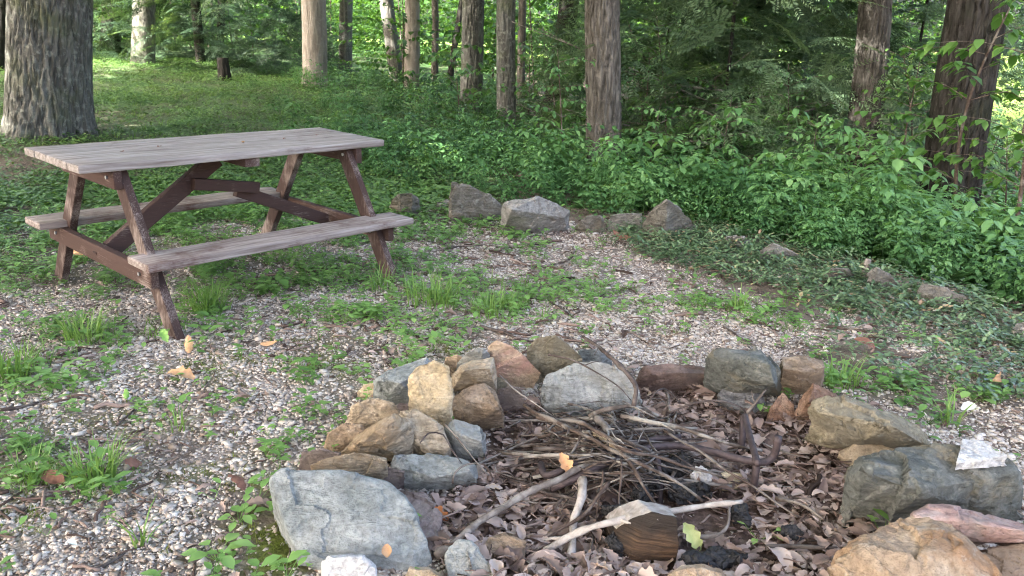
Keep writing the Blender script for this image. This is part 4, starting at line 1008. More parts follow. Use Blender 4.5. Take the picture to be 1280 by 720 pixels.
def place(v, p, yaw, pitch, s):
    """turn a +y leaf to azimuth yaw and elevation pitch"""
    cpt, spt = math.cos(pitch), math.sin(pitch)
    a = np.stack([v[:, 0], v[:, 1] * cpt - v[:, 2] * spt, v[:, 1] * spt + v[:, 2] * cpt], -1) * s
    c, s_ = math.cos(yaw), math.sin(yaw)
    return np.stack([a[:, 0] * c - a[:, 1] * s_, a[:, 0] * s_ + a[:, 1] * c, a[:, 2]], -1) + np.asarray(p)
def stemtri(T, p0, p1, r, t=-.3):
    V, F = tube_arr(np.array([p0, (np.array(p0) + p1) / 2, p1]), np.array([r, r * .8, r * .5]), 3, False); T.add(V, F, t)
def under_plant(seed, H=.6, nodes=6, LL=.10, spread=.28):
    r = random.Random(seed); T = Tri()
    nst = r.randint(2, 4)
    for s_ in range(nst):
        a0 = r.uniform(0, 6.28); lean = r.uniform(.05, .45); h = H * r.uniform(.6, 1.05)
        tipp = np.array([math.cos(a0) * lean * h, math.sin(a0) * lean * h, h])
        stemtri(T, (0, 0, 0), tipp, .004)
        for k in range(nodes):
            t = .35 + .65 * (k + r.uniform(.2, .8)) / nodes
            p = tipp * t; a = r.uniform(0, 6.28)
            m = r.choice((2, 3, 3, 4)) if k < nodes - 1 else 5
            for j in range(m):
                aa = a + j * 6.28 / m + r.uniform(-.35, .35); pet = r.uniform(.03, spread * .5) * (1.15 - .5 * t)
                L = LL * r.uniform(.65, 1.25)
                q = p + np.array([-math.sin(aa) * pet, math.cos(aa) * pet, r.uniform(-.01, .05)])
                v, f = leaf(1, r.uniform(.42, .56), .22, r.uniform(.1, .45))
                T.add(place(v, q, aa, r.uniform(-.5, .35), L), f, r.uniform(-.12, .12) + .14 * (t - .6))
                if pet > .07 and r.random() < .7:
                    for sg in (-1, 1):
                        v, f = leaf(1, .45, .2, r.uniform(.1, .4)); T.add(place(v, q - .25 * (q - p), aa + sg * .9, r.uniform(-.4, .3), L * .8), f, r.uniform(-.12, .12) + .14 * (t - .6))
    return T.get()
UND = [under_plant(i, H=.58, LL=.085) for i in range(7)]
def whorl_plant(seed, H=.6, LL=.11):
    r = random.Random(seed); T = Tri()
    for s_ in range(r.randint(1, 3)):
        a0 = r.uniform(0, 6.28); lean = r.uniform(.05, .5); h = H * r.uniform(.65, 1.1); tp_ = np.array([math.cos(a0) * lean * h, math.sin(a0) * lean * h, h])
        stemtri(T, (0, 0, 0), tp_, .004)
        for k in range(r.randint(3, 4)):
            q_ = tp_ * (1 - .24 * k); n_ = r.randint(5, 7); a1 = r.uniform(0, 6.28); R_ = r.uniform(.04, .12) * (1 + .3 * k); tt = r.uniform(-.1, .1) + .12 - .09 * k
            for j in range(n_):
                aa = a1 + j * 6.28 / n_ + r.uniform(-.2, .2); q = q_ + np.array([-math.sin(aa) * R_, math.cos(aa) * R_, r.uniform(-.015, .015)]); L = LL * r.uniform(.7, 1.2)
                v, f = leaf(1, r.uniform(.44, .6), .14, r.uniform(.1, .35)); T.add(place(v, q, aa, r.uniform(-.35, .15), L), f, tt + r.uniform(-.06, .06))
                if r.random() < .5:
                    for sg in (-1, 1):
                        v, f = leaf(1, .5, .14, .25); T.add(place(v, q, aa + sg * .75, r.uniform(-.35, .15), L * .75), f, tt + r.uniform(-.06, .06))
    return T.get()
UND += [whorl_plant(20 + i, .6, .105) for i in range(9)]
def fern_plant(seed, H=.5):
    r = random.Random(seed); T = Tri(); v0, f0 = rhomb(.34, .1)
    for k in range(r.randint(6, 9)):
        a = r.uniform(0, 6.28); L = H * r.uniform(.7, 1.1); el = r.uniform(.6, 1.2)
        for j in range(13):
            u = (j + .6) / 13; rr_ = L * u * math.cos(el); p = np.array([-math.sin(a) * rr_, math.cos(a) * rr_, L * (u * math.sin(el) - .45 * u * u)])
            ln = .105 * math.sin(PI * min(1, u * .8 + .12)) * r.uniform(.85, 1.1)
            for sg in (-1, 1): T.add(place(v0, p, a + sg * 1.25, -.15, ln), f0, r.uniform(-.06, .06) + .1)
    return T.get()
UND += [fern_plant(70 + i) for i in range(4)] + [under_plant(80 + i, H=.62, LL=.05, nodes=9) for i in range(4)] + [under_plant(90 + i, H=.9, LL=.11, nodes=5, spread=.34) for i in range(3)]
UNDL = [under_plant(40 + i, H=.8, LL=.125, nodes=6, spread=.4) for i in range(5)]
def und_d(x, y):
    n = fbm(x * .8, y * .8, seed=41, oct=3)
    d = row_dist(x, y)
    inside = np.where(x > -1.0, sstep(.05, .5, d), 0)
    bl = sstep(0, .8, y - (7.2 + .75 * np.clip(-1.0 - x, 0, 10))) * sstep(-.5, .9, x + 2.2 + .38 * (y - 9))
    k = np.where(x > -1.0, inside * (y > 2.5), bl)
    k = k * (1 - sstep(7.5, 9.5, x - .1 * y)) 
    return np.clip(k * (.06 + 1.5 * sstep(.40, .66, fbm(x * 1.4, y * 1.4, seed=47, oct=3))) * (.5 + n), 0, 1) * infov(x, y, 1.2)
x1, y1 = sample(5600, -7, 9.5, 3.0, 10, und_d)
x2, y2 = sample(2600, -9, 15, 10, 20, und_d)
x = np.concatenate([x1, x2]); y = np.concatenate([y1, y2]); N = len(x)
d = row_dist(x, y)
hn = fbm(x * .5, y * .5, seed=43, oct=3)
s = (.5 + .8 * sstep(.2, 1.8, np.abs(d)) ) * (.40 + 1.25 * hn) * RNG.uniform(.7, 1.2, N)
s = np.where((d > 0) & (d < .7) & (x < 2.5), np.minimum(s, .75), s)
s = np.where(x < .9, (.42 + .22 * sstep(.3, 3, np.abs(d))) * RNG.uniform(.75, 1.2, N) * (1 + .25 * sstep(-.4, .9, x)), s)
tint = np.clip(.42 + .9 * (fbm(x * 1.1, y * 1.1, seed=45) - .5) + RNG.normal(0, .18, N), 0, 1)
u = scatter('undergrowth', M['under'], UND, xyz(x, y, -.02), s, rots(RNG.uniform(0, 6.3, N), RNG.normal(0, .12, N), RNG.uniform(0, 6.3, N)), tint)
tag(u, 'dense mass of leafy green woodland undergrowth beyond the boulders', 'undergrowth', kind='stuff')

# individual leafy plants standing out along the edge
LEAFY = 'leafy plants standing up along the edge of the undergrowth'
def plant_thing(name, label, cat, tpl, px, py, s, mat, tint, yaw, group=None, at=None):
    p = onT(*(P(px, py)[:2] if at is None else at))
    o = scatter(name, M[mat], [tpl], np.zeros((1, 3)), np.array([s]), rots(np.array([yaw])), np.array([tint])); o.location = p
    return tag(o, label, cat, group)
for i, (lab, px, py, Y, s, tn) in enumerate((
    ('bright leafy plant rising behind the gap between the pale and pointed boulders', 762, 225, 7.4, .85, .72),
    ('broad-leaved plant with light tips right behind the pointed boulder', 872, 232, 7.0, .95, .70),
    ('tall leafy plant in front of the ridged brown trunk', 705, 215, 8.0, .9, .62),
    ('light green broad-leaved plant left of the ridged brown trunk', 655, 205, 8.0, .8, .66),
    ('leafy plant with horizontal layers between the two right hand trunks', 985, 235, 7.2, 1.15, .66),
    ('bushy leafy plant hiding the foot of the right hand brown trunk', 1080, 262, 6.8, 1.1, .60),
    ('dark leafy plant at the foot of the big dark leaning trunk', 1140, 300, 6.0, 1.0, .42),
    ('fresh green leafy plant in the corner right of the big dark trunk', 1262, 330, 5.2, .9, .72),
    ('leafy plant behind the leaning brown-grey boulder', 600, 215, 7.8, .75, .5),
    ('low leafy plant behind the half buried boulder', 535, 225, 7.9, .7, .5))):
    a = AT(px, py, Y)
    plant_thing('leafy_plant', lab, 'plant', UNDL[i % 5], 0, 0, s, 'under', tn, i * 1.3, LEAFY, at=(a[0], a[1]))

# trailing vinca bank
def vinca(seed):
    r = random.Random(seed); T = Tri(); p = np.array([0, 0, 0.]); a = r.uniform(0, 6.28)
    n = r.randint(5, 8); h = r.uniform(.03, .11)
    for k in range(n):
        t = k / n; p2 = np.array([math.cos(a) * .16 * t, math.sin(a) * .16 * t, h * (1 - (2 * t - 1) ** 2 * .6)])
        for sg in (-1, 1):
            v, f = leaf(1, r.uniform(.42, .55), .18, r.uniform(.05, .3))
            T.add(place(v, p2, a + sg * r.uniform(.9, 1.7), r.uniform(-.2, .7), r.uniform(.020, .034)), f, r.uniform(-.2, .25) + .2 * t)
    return T.get()
VIN = [vinca(i) for i in range(9)]
x, y = sample(15000, -1.5, 4.2, 3.0, 6.8, lambda x, y: ivy_f(x, y) * np.clip(.25 + 1.5 * fbm(x * 2.5, y * 2.5, seed=51), 0, 1) ** 1.3)
N = len(x)
iv = scatter('vinca_cover', M['ivy'], VIN, xyz(x, y), RNG.uniform(.8, 1.3, N), rots(RNG.uniform(0, 6.3, N), RNG.normal(0, .2, N), RNG.uniform(0, 6.3, N)), np.clip(.40 + .5 * (fbm(x * 3, y * 3, seed=53) - .5) + RNG.normal(0, .19, N), 0, 1))
tag(iv, 'dark green trailing vinca spilling over the bank below the boulders', 'ground cover', kind='stuff')

# low green ground cover of the rising left side
def cover(seed):
    r = random.Random(seed); T = Tri()
    for k in range(r.randint(5, 9)):
        a = r.uniform(0, 6.28); d_ = r.uniform(.01, .07); v, f = leaf(1, r.uniform(.5, .75), .15, r.uniform(.05, .3))
        T.add(place(v, (math.cos(a) * d_, math.sin(a) * d_, r.uniform(.02, .09)), r.uniform(0, 6.28), r.uniform(-.4, .5), r.uniform(.03, .055)), f, r.uniform(-.15, .2))
    return T.get()
COV = [cover(i) for i in range(9)]
def cov_d(x, y):
    left = sstep(5.2, 6.9, y + .35 * np.clip(-x - 2.2, 0, 3)) * (1 - sstep(-.9, .2, x))
    g = left * (1 - .9 * soil_f(x, y)) * np.clip(.15 + 1.5 * fbm(x * 1.5, y * 1.5, seed=55), 0, 1)
    return g * infov(x, y, 1.15)
x, y = sample(16000, -7, 1, 4.6, 9.5, cov_d); xb, yb = sample(26000, -14, 2, 9.5, 20, cov_d)
x = np.concatenate([x, xb]); y = np.concatenate([y, yb]); N = len(x)
cv = scatter('ground_cover', M['cover'], COV, xyz(x, y), RNG.uniform(.6, 1.15, N), rots(RNG.uniform(0, 6.3, N)), np.clip(.42 + .9 * (fbm(x * .9, y * .9, seed=57) - .5) + RNG.normal(0, .1, N), 0, 1))
tag(cv, 'low leafy ground cover over the rising ground behind the picnic table', 'ground cover', kind='stuff')

# clover-like weeds on the gravel
def weed(seed):
    r = random.Random(seed); T = Tri()
    for k in range(r.randint(3, 6)):
        a = r.uniform(0, 6.28); d_ = r.uniform(.005, .045); h = r.uniform(.012, .05); c = np.array([math.cos(a) * d_, math.sin(a) * d_, h])
        if r.random() < .6:
            for j in range(3):
                v, f = leaf(1, .75, .12, .1); T.add(place(v, c, a + j * 2.09, r.uniform(-.1, .35), r.uniform(.013, .021)), f, r.uniform(-.1, .2))
        else:
            v, f = leaf(1, .55, .18, .25); T.add(place(v, c, a, r.uniform(-.1, .6), r.uniform(.025, .045)), f, r.uniform(-.1, .2))
        stemtri(T, (0, 0, 0), c, .0012, -.1)
    return T.get()
WD = [weed(i) for i in range(10)]
def weed_d(x, y): return np.clip(weeds_f(x, y) * sstep(.38, .62, fbm(x * 4.5, y * 4.5, seed=59)) + .012, 0, 1) * infov(x, y) * (1 - in_pit(x, y)) * (1 - .8 * (ivy_f(x, y) > .5))
x, y = sample(75000, -4.5, 3.6, 1.5, 7.5, weed_d); N = len(x)
w = scatter('weeds', M['weed'], WD, xyz(x, y), RNG.uniform(.7, 1.35, N), rots(RNG.uniform(0, 6.3, N)), np.clip(.35 + .6 * (fbm(x * 2, y * 2, seed=60) - .5) + RNG.normal(0, .12, N), 0, 1))
tag(w, 'small clover-like weeds sprouting through the gravel', 'weeds', kind='stuff')

# grass
def tuft(seed, n, h, spread, lean=.5):
    r = random.Random(seed); T = Tri(); h *= 1.25; lean *= 1.7
    for k in range(n):
        a = r.uniform(0, 6.28); d_ = spread * math.sqrt(r.random()); p = np.array([math.cos(a) * d_, math.sin(a) * d_, 0])
        L = h * r.uniform(.5, 1.1); ba = a + r.gauss(0, .7); le = lean * r.uniform(.2, 1.3); w_ = r.uniform(.0016, .0032) * (h / .12) ** .5
        pts = [p + np.array([math.cos(ba) * le * L * t * t, math.sin(ba) * le * L * t * t, L * (t - .35 * le * t * t)]) for t in (0, .35, .7, 1)]
        sd = np.array([-math.sin(ba), math.cos(ba), 0])
        V = []
        for q, ww in zip(pts, (1, .95, .65, 0)): V += [q - sd * w_ * ww, q + sd * w_ * ww]
        T.add(np.array(V), [(0, 1, 3), (0, 3, 2), (2, 3, 5), (2, 5, 4), (4, 5, 7)], r.uniform(-.2, .25))
    return T.get()
GT = [tuft(i, 9, .07, .03, .6) for i in range(8)]
def grass_d(x, y): return np.clip(blob(x, y, [(610, 375, .45, .3, .8), (330, 350, .6, .4, .5), (110, 420, .35, .25, .5), (40, 580, .3, .2, .45), (700, 360, .3, .25, .5), (960, 395, .3, .2, .5), (1055, 478, .2, .12, .6), (480, 350, .3, .3, .5), (250, 400, .4, .2, .45)]) * sstep(.4, .58, fbm(x * 4, y * 4, seed=63)) + .35 * sstep(7, 9, y) * (x < -2) * fbm(x, y, seed=64), 0, 1) * infov(x, y) * (1 - in_pit(x, y))
x, y = sample(20000, -7, 3.6, 1.5, 14, grass_d); N = len(x)
g = scatter('grass', M['grass'], GT, xyz(x, y), RNG.uniform(.6, 1.3, N), rots(RNG.uniform(0, 6.3, N)), np.clip(.4 + RNG.normal(0, .15, N), 0, .9))
tag(g, 'thin green grass growing in patches on the gravel and lawn', 'grass', kind='stuff')
TUFT = 'grass tufts on the gravel'
for i, (lab, px, py, n, h, sp_, tn) in enumerate((
    ('dense bright grass tuft on the gravel left of the fire ring', 120, 603, 90, .13, .06, .55),
    ('looser grass tuft at the left edge beside the dense tuft', 38, 600, 50, .10, .06, .45),
    ('grass tuft in front of the left table legs', 105, 428, 80, .15, .08, .5),
    ('tall dark grass tuft inside the left half of the table', 262, 390, 90, .16, .08, .3),
    ('grass clump at the left edge above the broad-leaved weed', 18, 470, 70, .15, .09, .4),
    ('fine grass tuft on the gravel right of the table leg', 540, 380, 110, .15, .14, .5),
    ('fine grass tuft in the middle of the clearing', 615, 392, 90, .12, .13, .5),
    ('grass sprig behind the squarish tan block', 1050, 484, 45, .12, .06, .6),
    ('single grass clump in front of the vinca', 925, 388, 35, .12, .04, .6),
    ('small upright grass sprig on the gravel left of the ring', 222, 538, 18, .09, .04, .5),
    ('thin grass sprig on the left gravel near the bottom', 178, 682, 12, .11, .02, .5),
    ('grass sprig beside the right table leg foot', 478, 362, 45, .12, .07, .5),
    ('leafy grass sprig near the white leaf at right', 1188, 530, 16, .13, .03, .7))):
    plant_thing('grass_tuft', lab, 'grass tuft', tuft(100 + i, n, h, sp_), px, py, 1.0, 'grass', tn, i, TUFT)
def broad(seed, n, L, h):
    r = random.Random(seed); T = Tri()
    for k in range(n):
        a = k * 2.4 + r.uniform(-.3, .3); c = np.array([math.cos(a) * r.uniform(.01, .06), math.sin(a) * r.uniform(.01, .06), h * r.uniform(.4, 1)])
        stemtri(T, (0, 0, 0), c, .0015, -.1); v, f = leaf(1, r.uniform(.6, .85), .15, .25); T.add(place(v, c, a - PI / 2, r.uniform(-.2, .4), L * r.uniform(.7, 1.1)), f, r.uniform(-.1, .15))
    return T.get()
for i, (lab, px, py, n, L, h, tn) in enumerate((
    ('broad-leaved weed with round leaves at the left edge of the gravel', 62, 488, 9, .07, .07, .28),
    ('pale green leafy weed at the lower left of the big slab', 272, 700, 7, .055, .05, .75),
    ('small bright weed left of the mossy patch', 298, 655, 9, .035, .04, .7),
    ('clover growing at the foot of the big slab', 395, 694, 10, .028, .05, .75),
    ('bushy low weed on the gravel behind the left rim', 440, 470, 16, .035, .05, .62),
    ('leafy weed in the shade under the table bench', 345, 372, 14, .06, .10, .3),
    ('light leafy weed on the gravel right of the near bench', 432, 405, 12, .045, .09, .6),
    ('weed with two round leaves beside the near table leg', 258, 425, 8, .06, .06, .5),
    ('small weed seedling growing among the dead leaves of the pit', 950, 660, 5, .03, .05, .8),
    ('leafy weed on the gravel near the middle of the clearing', 690, 400, 9, .04, .05, .6),
    ('pale weed below the vinca at the far right', 1215, 500, 9, .05, .05, .7),
    ('green weed by the pale boulder base', 640, 300, 10, .06, .08, .55))):
    plant_thing('leafy_weed', lab, 'weed', broad(200 + i, n, L, h), px, py, 1.0, 'weed', tn, i * .7, 'leafy weeds on the gravel')
# moss tufts
MT = [tuft(300 + i, 14, .012, .014, .5) for i in range(5)]
x, y = sample(26000, -3.5, 1.5, 1.5, 5, lambda x, y: np.clip(blob(x, y, MOSS), 0, 1) ** 1.3 * sstep(.34, .5, fbm(x * 7, y * 7, seed=71)) * (1 - in_pit(x, y))); N = len(x)
mo = scatter('moss', M['moss'], MT, xyz(x, y, .002), RNG.uniform(.7, 1.3, N), rots(RNG.uniform(0, 6.3, N)), np.clip(.5 + RNG.normal(0, .2, N), 0, 1))
tag(mo, 'yellow-green moss cushion beside the big slab and on the gravel', 'moss', kind='stuff')
# wooden stub in the vinca
c = P(1079, 352); o = tube('wooden_stub', np.array([onT(c[0], c[1]) + np.array([0, 0, z]) for z in (-.03, .05, .1, .14)]) + np.array([[0, 0, 0], [.003, 0, 0], [.006, .002, 0], [.012, 0, 0]]), np.array([.026, .024, .022, .017]), M['stick_grey'])
tag(o, 'weathered grey wooden stub sticking out of the vinca', 'wooden stub')

# ------------------------------------------------------------------ trees
def trunk_mesh(base, top, r0, H, seed, ridges=True, flare=.45, nf=9, fine=3.2):
    """base, top: centre at ground and at the height of TOP; continues straight to height H"""
    base, top = np.array(base, float), np.array(top, float)
    dirv = (top - base) / (top[2] - base[2])
    zs = np.concatenate([np.arange(-.25, fine, .05), np.arange(fine, H, .6), [H]])
    ns = int(np.clip(2 * PI * r0 / .012, 48, 260)) if ridges else 36
    th = np.arange(ns) * 2 * PI / ns
    V = []
    rg = np.random.default_rng(seed); ph = rg.uniform(0, 6.28, 6)
    for z in zs:
        c = base + dirv * z + np.array([.04 * math.sin(z * .9 + ph[0]), .04 * math.sin(z * .7 + ph[1]), 0]) * min(1, max(0, z) * .4)
        r = r0 * (1 - .55 * max(0, z) / H) * np.ones(ns)
        fl = flare * math.exp(-max(z, 0) / .28)
        r = r * (1 + fl * (.55 + .45 * np.cos(5 * th + ph[2]) * np.cos(2 * th + ph[3])))
        r = r * (1 + .05 * np.sin(2 * th + ph[4] + z * .3))
        if z < fine + 1:
            x_, y_ = np.cos(th) * r0, np.sin(th) * r0
            k = fbm(x_ * 22, y_ * 22, np.full(ns, z * 3.2), seed, 3)
            if ridges: r = r + ((1 - np.abs(2 * k - 1) - .7) * .6 - 1.1 * np.exp(-np.abs(2 * k - 1) / .10)) * min(.055, r0 * .16)
            else: r = r + (k - .5) * r0 * .06
        V.append(np.stack([c[0] + np.cos(th) * r, c[1] + np.sin(th) * r, np.full(ns, c[2] + 0 * z)], -1))
    V = np.concatenate(V); F = []
    nz = len(zs); ii = np.arange(nz - 1)[:, None] * ns + np.arange(ns)[None]; jj = np.arange(nz - 1)[:, None] * ns + (np.arange(ns)[None] + 1) % ns
    F = np.concatenate([np.stack([ii, jj, jj + ns], -1).reshape(-1, 3), np.stack([ii, jj + ns, ii + ns], -1).reshape(-1, 3)])
    Vs, Fs, off = [V], [F], len(V)
    r = random.Random(seed)
    for k in range(7):
        z = H * r.uniform(.45, .95); p = base + dirv * z; a = r.uniform(0, 6.28); L = (H - z) * .4 + 2.0
        pth = catmull([p, p + np.array([math.cos(a) * L * .5, math.sin(a) * L * .5, L * .35]), p + np.array([math.cos(a) * L, math.sin(a) * L, L * .8])], .5)
        v2, f2 = tube_arr(pth, np.linspace(r0 * .35, r0 * .08, len(pth)), 7, False); Vs.append(v2); Fs.append(f2 + off); off += len(v2)
    return np.concatenate(Vs), np.concatenate(Fs), dirv
def crown_tpl(seed, n=5200, R=(3.6, 3.6, 4.2), ls=.26):
    rg = np.random.default_rng(seed)
    nc = 46; u = rg.normal(size=(nc, 3)); u /= np.linalg.norm(u, axis=1)[:, None]
    cen = u * (rg.random((nc, 1)) ** .45) * np.array(R); cs = rg.uniform(.6, 1.25, nc)
    w = rg.integers(0, nc, n)
    p = cen[w] + rg.normal(size=(n, 3)) * cs[w][:, None] * np.array([.55, .55, .38])
    T = [rhomb(.6, .15)]
    tpl = [(T[0][0], T[0][1], np.zeros(4))]
    return scatter_arrays(tpl, p, rg.uniform(.7, 1.3, n) * ls, rots(rg.uniform(0, 6.28, n), rg.normal(0, .6, n), rg.uniform(0, 6.28, n)), np.clip(.45 + rg.normal(0, .2, n) + .25 * (rg.random(nc)[w] - .5), 0, 1))
CR_ME = []
for i in range(4):
    v, f, t = crown_tpl(900 + i, 14000 if i == 3 else 3000)
    me_o = tri_obj('crown', v, f, t, M['crown']); CR_ME.append(me_o.data); bpy.data.objects.remove(me_o)
TREES = 'tall trees of the wood around the clearing'
NTREE = [0]
CROT = .0
def tree(label, base_px, Y, wpx, top_px, mat, H=13, crown=(1, 1), ridges=True, flare=.4, cz=None, zb=None, moss=None, r0=None, group=TREES, xy=None):
    """base_px: trunk centre where it meets the ground (or would), top_px: trunk centre at picture row 0"""
    if xy is None:
        b = AT(base_px[0], base_px[1], Y)
        base = onT(b[0], b[1]) if zb is None else np.array([b[0], b[1], zb])
        tp = AT(top_px[0], top_px[1], Y); tp[2] = max(tp[2], base[2] + .8)
        r0 = wpx / 2 * (Y * cp) / CF
    else:
        base = onT(*xy); tp = base + np.array([.05, 0, 2.])
    NTREE[0] += 1; sd = 500 + NTREE[0]
    root = empty('tree', tuple(base)); tag(root, label, 'tree', group)
    V, F, dv = trunk_mesh(base * 0, tp - base, r0, H, sd, ridges, flare)
    tri_obj('trunk', V, F, np.zeros(len(V)), M[mat], root, True)
    me = CR_ME[3] if (xy is not None) else CR_ME[NTREE[0] % 3]
    c = bpy.data.objects.new('crown', me); link(c, root)
    s = crown[0]; cz_ = cz if cz is not None else H - 2.2 * crown[1]
    c.location = (dv[0] * cz_, dv[1] * cz_, cz_); c.scale = (s, s, crown[1]); c.rotation_euler = (0, 0, NTREE[0] * 1.9 + CROT)
    return root
tree('huge grey oak trunk standing at the left edge behind the picnic table', (60, 153), 9.6, 98, (62, 0), 'bark_oak', 15, (1.7, 1.3), True, .30, cz=10)
tree('grey trunk with a pale lichened foot, right of the huge oak', (180, 93), 17, 29, (179, 0), 'bark_grey', 15, (1.0, 1.1), False, .15, cz=10.5)
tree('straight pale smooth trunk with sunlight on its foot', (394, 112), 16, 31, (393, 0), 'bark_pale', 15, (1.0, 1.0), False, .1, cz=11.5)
tree('thin grey trunk just right of the pale sunlit trunk', (432, 98), 20, 17, (431, 0), 'bark_grey', 14, (.9, 1.0), False, .1, cz=10.5)
tree('grey-brown trunk leaning left beside the slim pinkish trunk', (498, 115), 18.5, 19, (482, 0), 'bark_grey', 13, (.9, 1.0), False, .1, cz=10)
tree('slim pinkish pale trunk with a bright lower half', (514, 122), 17, 20, (516, 0), 'bark_pale', 14, (.9, 1.0), False, .1, cz=11)
tree('very thin straight dark trunk left of the broad dark trunk', (543, 115), 18, 9, (544, 0), 'bark_brown', 11, (.6, .8), False, .1, cz=9)
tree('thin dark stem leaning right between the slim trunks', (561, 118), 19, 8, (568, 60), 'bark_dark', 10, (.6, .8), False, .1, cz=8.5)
tree('broad dark grey trunk in the middle of the wood', (588, 128), 14, 29, (593, 0), 'bark_oak', 14, (1.1, 1.1), True, .15, cz=10.5)
tree('dark grey trunk standing close before a thin tan one', (633, 155), 12, 25, (635, 0), 'bark_oak', 13, (1.0, 1.0), True, .15, cz=10)
tree('thin tan trunk tucked behind the dark grey one', (651, 130), 16, 11, (651, 0), 'bark_brown', 12, (.7, .9), False, .1, cz=9.5)
tree('dark trunk leaning right behind the ridged brown trunk', (686, 125), 15, 26, (712, 0), 'bark_dark', 13, (.9, 1.0), False, .1, cz=10)
tree('ridged brown trunk rising from the undergrowth behind the pale boulder', (755, 218), 9.2, 46, (756, 0), 'bark_brown', 14, (1.3, 1.1), True, .15, cz=10)
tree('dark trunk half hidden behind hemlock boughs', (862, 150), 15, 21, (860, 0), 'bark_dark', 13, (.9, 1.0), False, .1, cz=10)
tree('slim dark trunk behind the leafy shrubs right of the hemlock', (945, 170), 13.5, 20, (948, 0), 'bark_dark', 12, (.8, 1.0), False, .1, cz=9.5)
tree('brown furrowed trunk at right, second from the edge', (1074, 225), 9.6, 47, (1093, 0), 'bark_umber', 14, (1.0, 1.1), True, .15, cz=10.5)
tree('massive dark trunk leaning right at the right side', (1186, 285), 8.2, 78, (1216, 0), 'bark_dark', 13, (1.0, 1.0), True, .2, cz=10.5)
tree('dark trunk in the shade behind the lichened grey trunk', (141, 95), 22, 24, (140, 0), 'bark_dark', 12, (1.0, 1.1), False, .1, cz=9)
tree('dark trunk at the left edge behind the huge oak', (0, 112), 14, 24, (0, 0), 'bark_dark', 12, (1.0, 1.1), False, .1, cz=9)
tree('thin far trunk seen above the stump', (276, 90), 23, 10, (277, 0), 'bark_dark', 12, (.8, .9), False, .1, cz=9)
# trees just outside the frame that shade the clearing
for lab, xy, s in SHADE if 'SHADE' in globals() else (
    ('broad leafy tree left of the clearing beside the picnic table', (-8.6, 4.6), 1.0),
    ('broad leafy tree standing behind the viewer on the left', (-5.2, -2.2), 1.5),
    ('leafy tree shading the fire pit from behind the viewer', (-1.8, -5.6), 1.4),
    ('tall leafy tree further back on the left of the clearing', (-11, 6.5), 1.5),
    ('tall leafy tree left behind the viewer, away from the clearing', (-9.5, -1), 1.5),
    ('leafy tree further behind the viewer on the left', (-10, -8), 1.5),
    ('leafy tree far out on the left behind the viewer', (-15, -4), 1.5)):
    tree(lab, None, None, None, None, 'bark_oak', 14, (s, 1.2), False, .2, cz=9.5, r0=.28, xy=xy, group='trees around the viewer outside the picture')

# stump
p = AT(281, 105, 15.5); p = onT(p[0], p[1])
V, F, dv = trunk_mesh((0, 0, 0), (0, 0, 1), .10, 4, 77, False, .35, fine=.45)
V = V[:36 * 14]; F = np.array([f for f in F if f.max() < len(V)])
cap_c = len(V); V = np.vstack([V, V[-36:].mean(0)]); F = np.vstack([F, [(cap_c - 36 + j, cap_c - 36 + (j + 1) % 36, cap_c) for j in range(36)]])
o = tri_obj('tree_stump', V, F, np.zeros(len(V)), M['bark_dark'], None, True); o.location = p
tag(o, 'short dark broken stump on the green slope behind the table', 'stump')

# hemlock boughs: fine needled drooping sprays
def spray(seed):
    r = random.Random(seed); T = Tri(); v0, f0 = rhomb(.27, .0)
    for br in range(7):
        a = (br - 3) * .32 + r.uniform(-.08, .08); L = r.uniform(.45, 1) * (1 - .10 * abs(br - 3))
        for k in range(17):
            t = (k + .5) / 17; p = np.array([math.sin(a) * L * t, math.cos(a) * L * t, -.30 * (L * t) ** 2])
            for sg in (-1, 1):
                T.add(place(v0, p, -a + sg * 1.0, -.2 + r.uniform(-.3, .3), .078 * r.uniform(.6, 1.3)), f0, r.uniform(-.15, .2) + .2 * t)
    return T.get()
SPR = [spray(i) for i in range(5)]
def hemlock(label, px, Y, H, R, z0, n, wpx=12, tintc=.4, dead=0):
    b = AT(px, 120, Y); base = onT(b[0], b[1]); root = empty('hemlock_tree', tuple(base)); tag(root, label, 'tree', 'hemlocks of the wood')
    tp = np.array([0, 0, 2.0]); r0 = wpx / 2 * Y * cp / CF
    V, F, dv = trunk_mesh((0, 0, 0), tp, r0, H, int(px) + 7, False, .1)
    tri_obj('trunk', V[:0 + len(V)], F, np.zeros(len(V)), M['bark_dark'], root, True)
    rg = np.random.default_rng(int(px)); z = z0 + (H - z0) * rg.random(n) ** 1.35; a = rg.uniform(0, 6.28, n)
    d_ = R * (1 - .8 * (z - z0) / (H - z0)) * np.sqrt(rg.random(n))
    pos = np.stack([np.cos(a) * d_, np.sin(a) * d_, z - .20 * d_ + .12 * np.sin(a * 5 + z * 3)], -1)
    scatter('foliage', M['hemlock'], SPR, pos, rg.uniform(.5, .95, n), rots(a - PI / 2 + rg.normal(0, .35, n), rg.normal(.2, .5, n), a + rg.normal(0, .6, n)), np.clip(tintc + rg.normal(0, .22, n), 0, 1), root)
    for k in range(dead):
        aa = rg.uniform(2.6, 6.6); zz_ = rg.uniform(.2, 1.7); L = R * rg.uniform(.8, 1.3); q0 = np.array([0, 0, zz_ + .25])
        e = q0 + np.array([math.cos(aa) * L, math.sin(aa) * L, rg.uniform(.1, 1.5)])
        pth = catmull([q0, (q0 + e) / 2 + rg.normal(0, .12, 3), e], .1)
        tube('dead_branch', pth, np.linspace(.018, .005, len(pth)), M['stick_grey'], root, 6)
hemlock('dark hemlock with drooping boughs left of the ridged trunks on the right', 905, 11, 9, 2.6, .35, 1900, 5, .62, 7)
hemlock('shadowy hemlock in front of the dark trunk left of the pale sunlit one', 255, 19, 10, 3.2, .3, 2200, 12, .12)
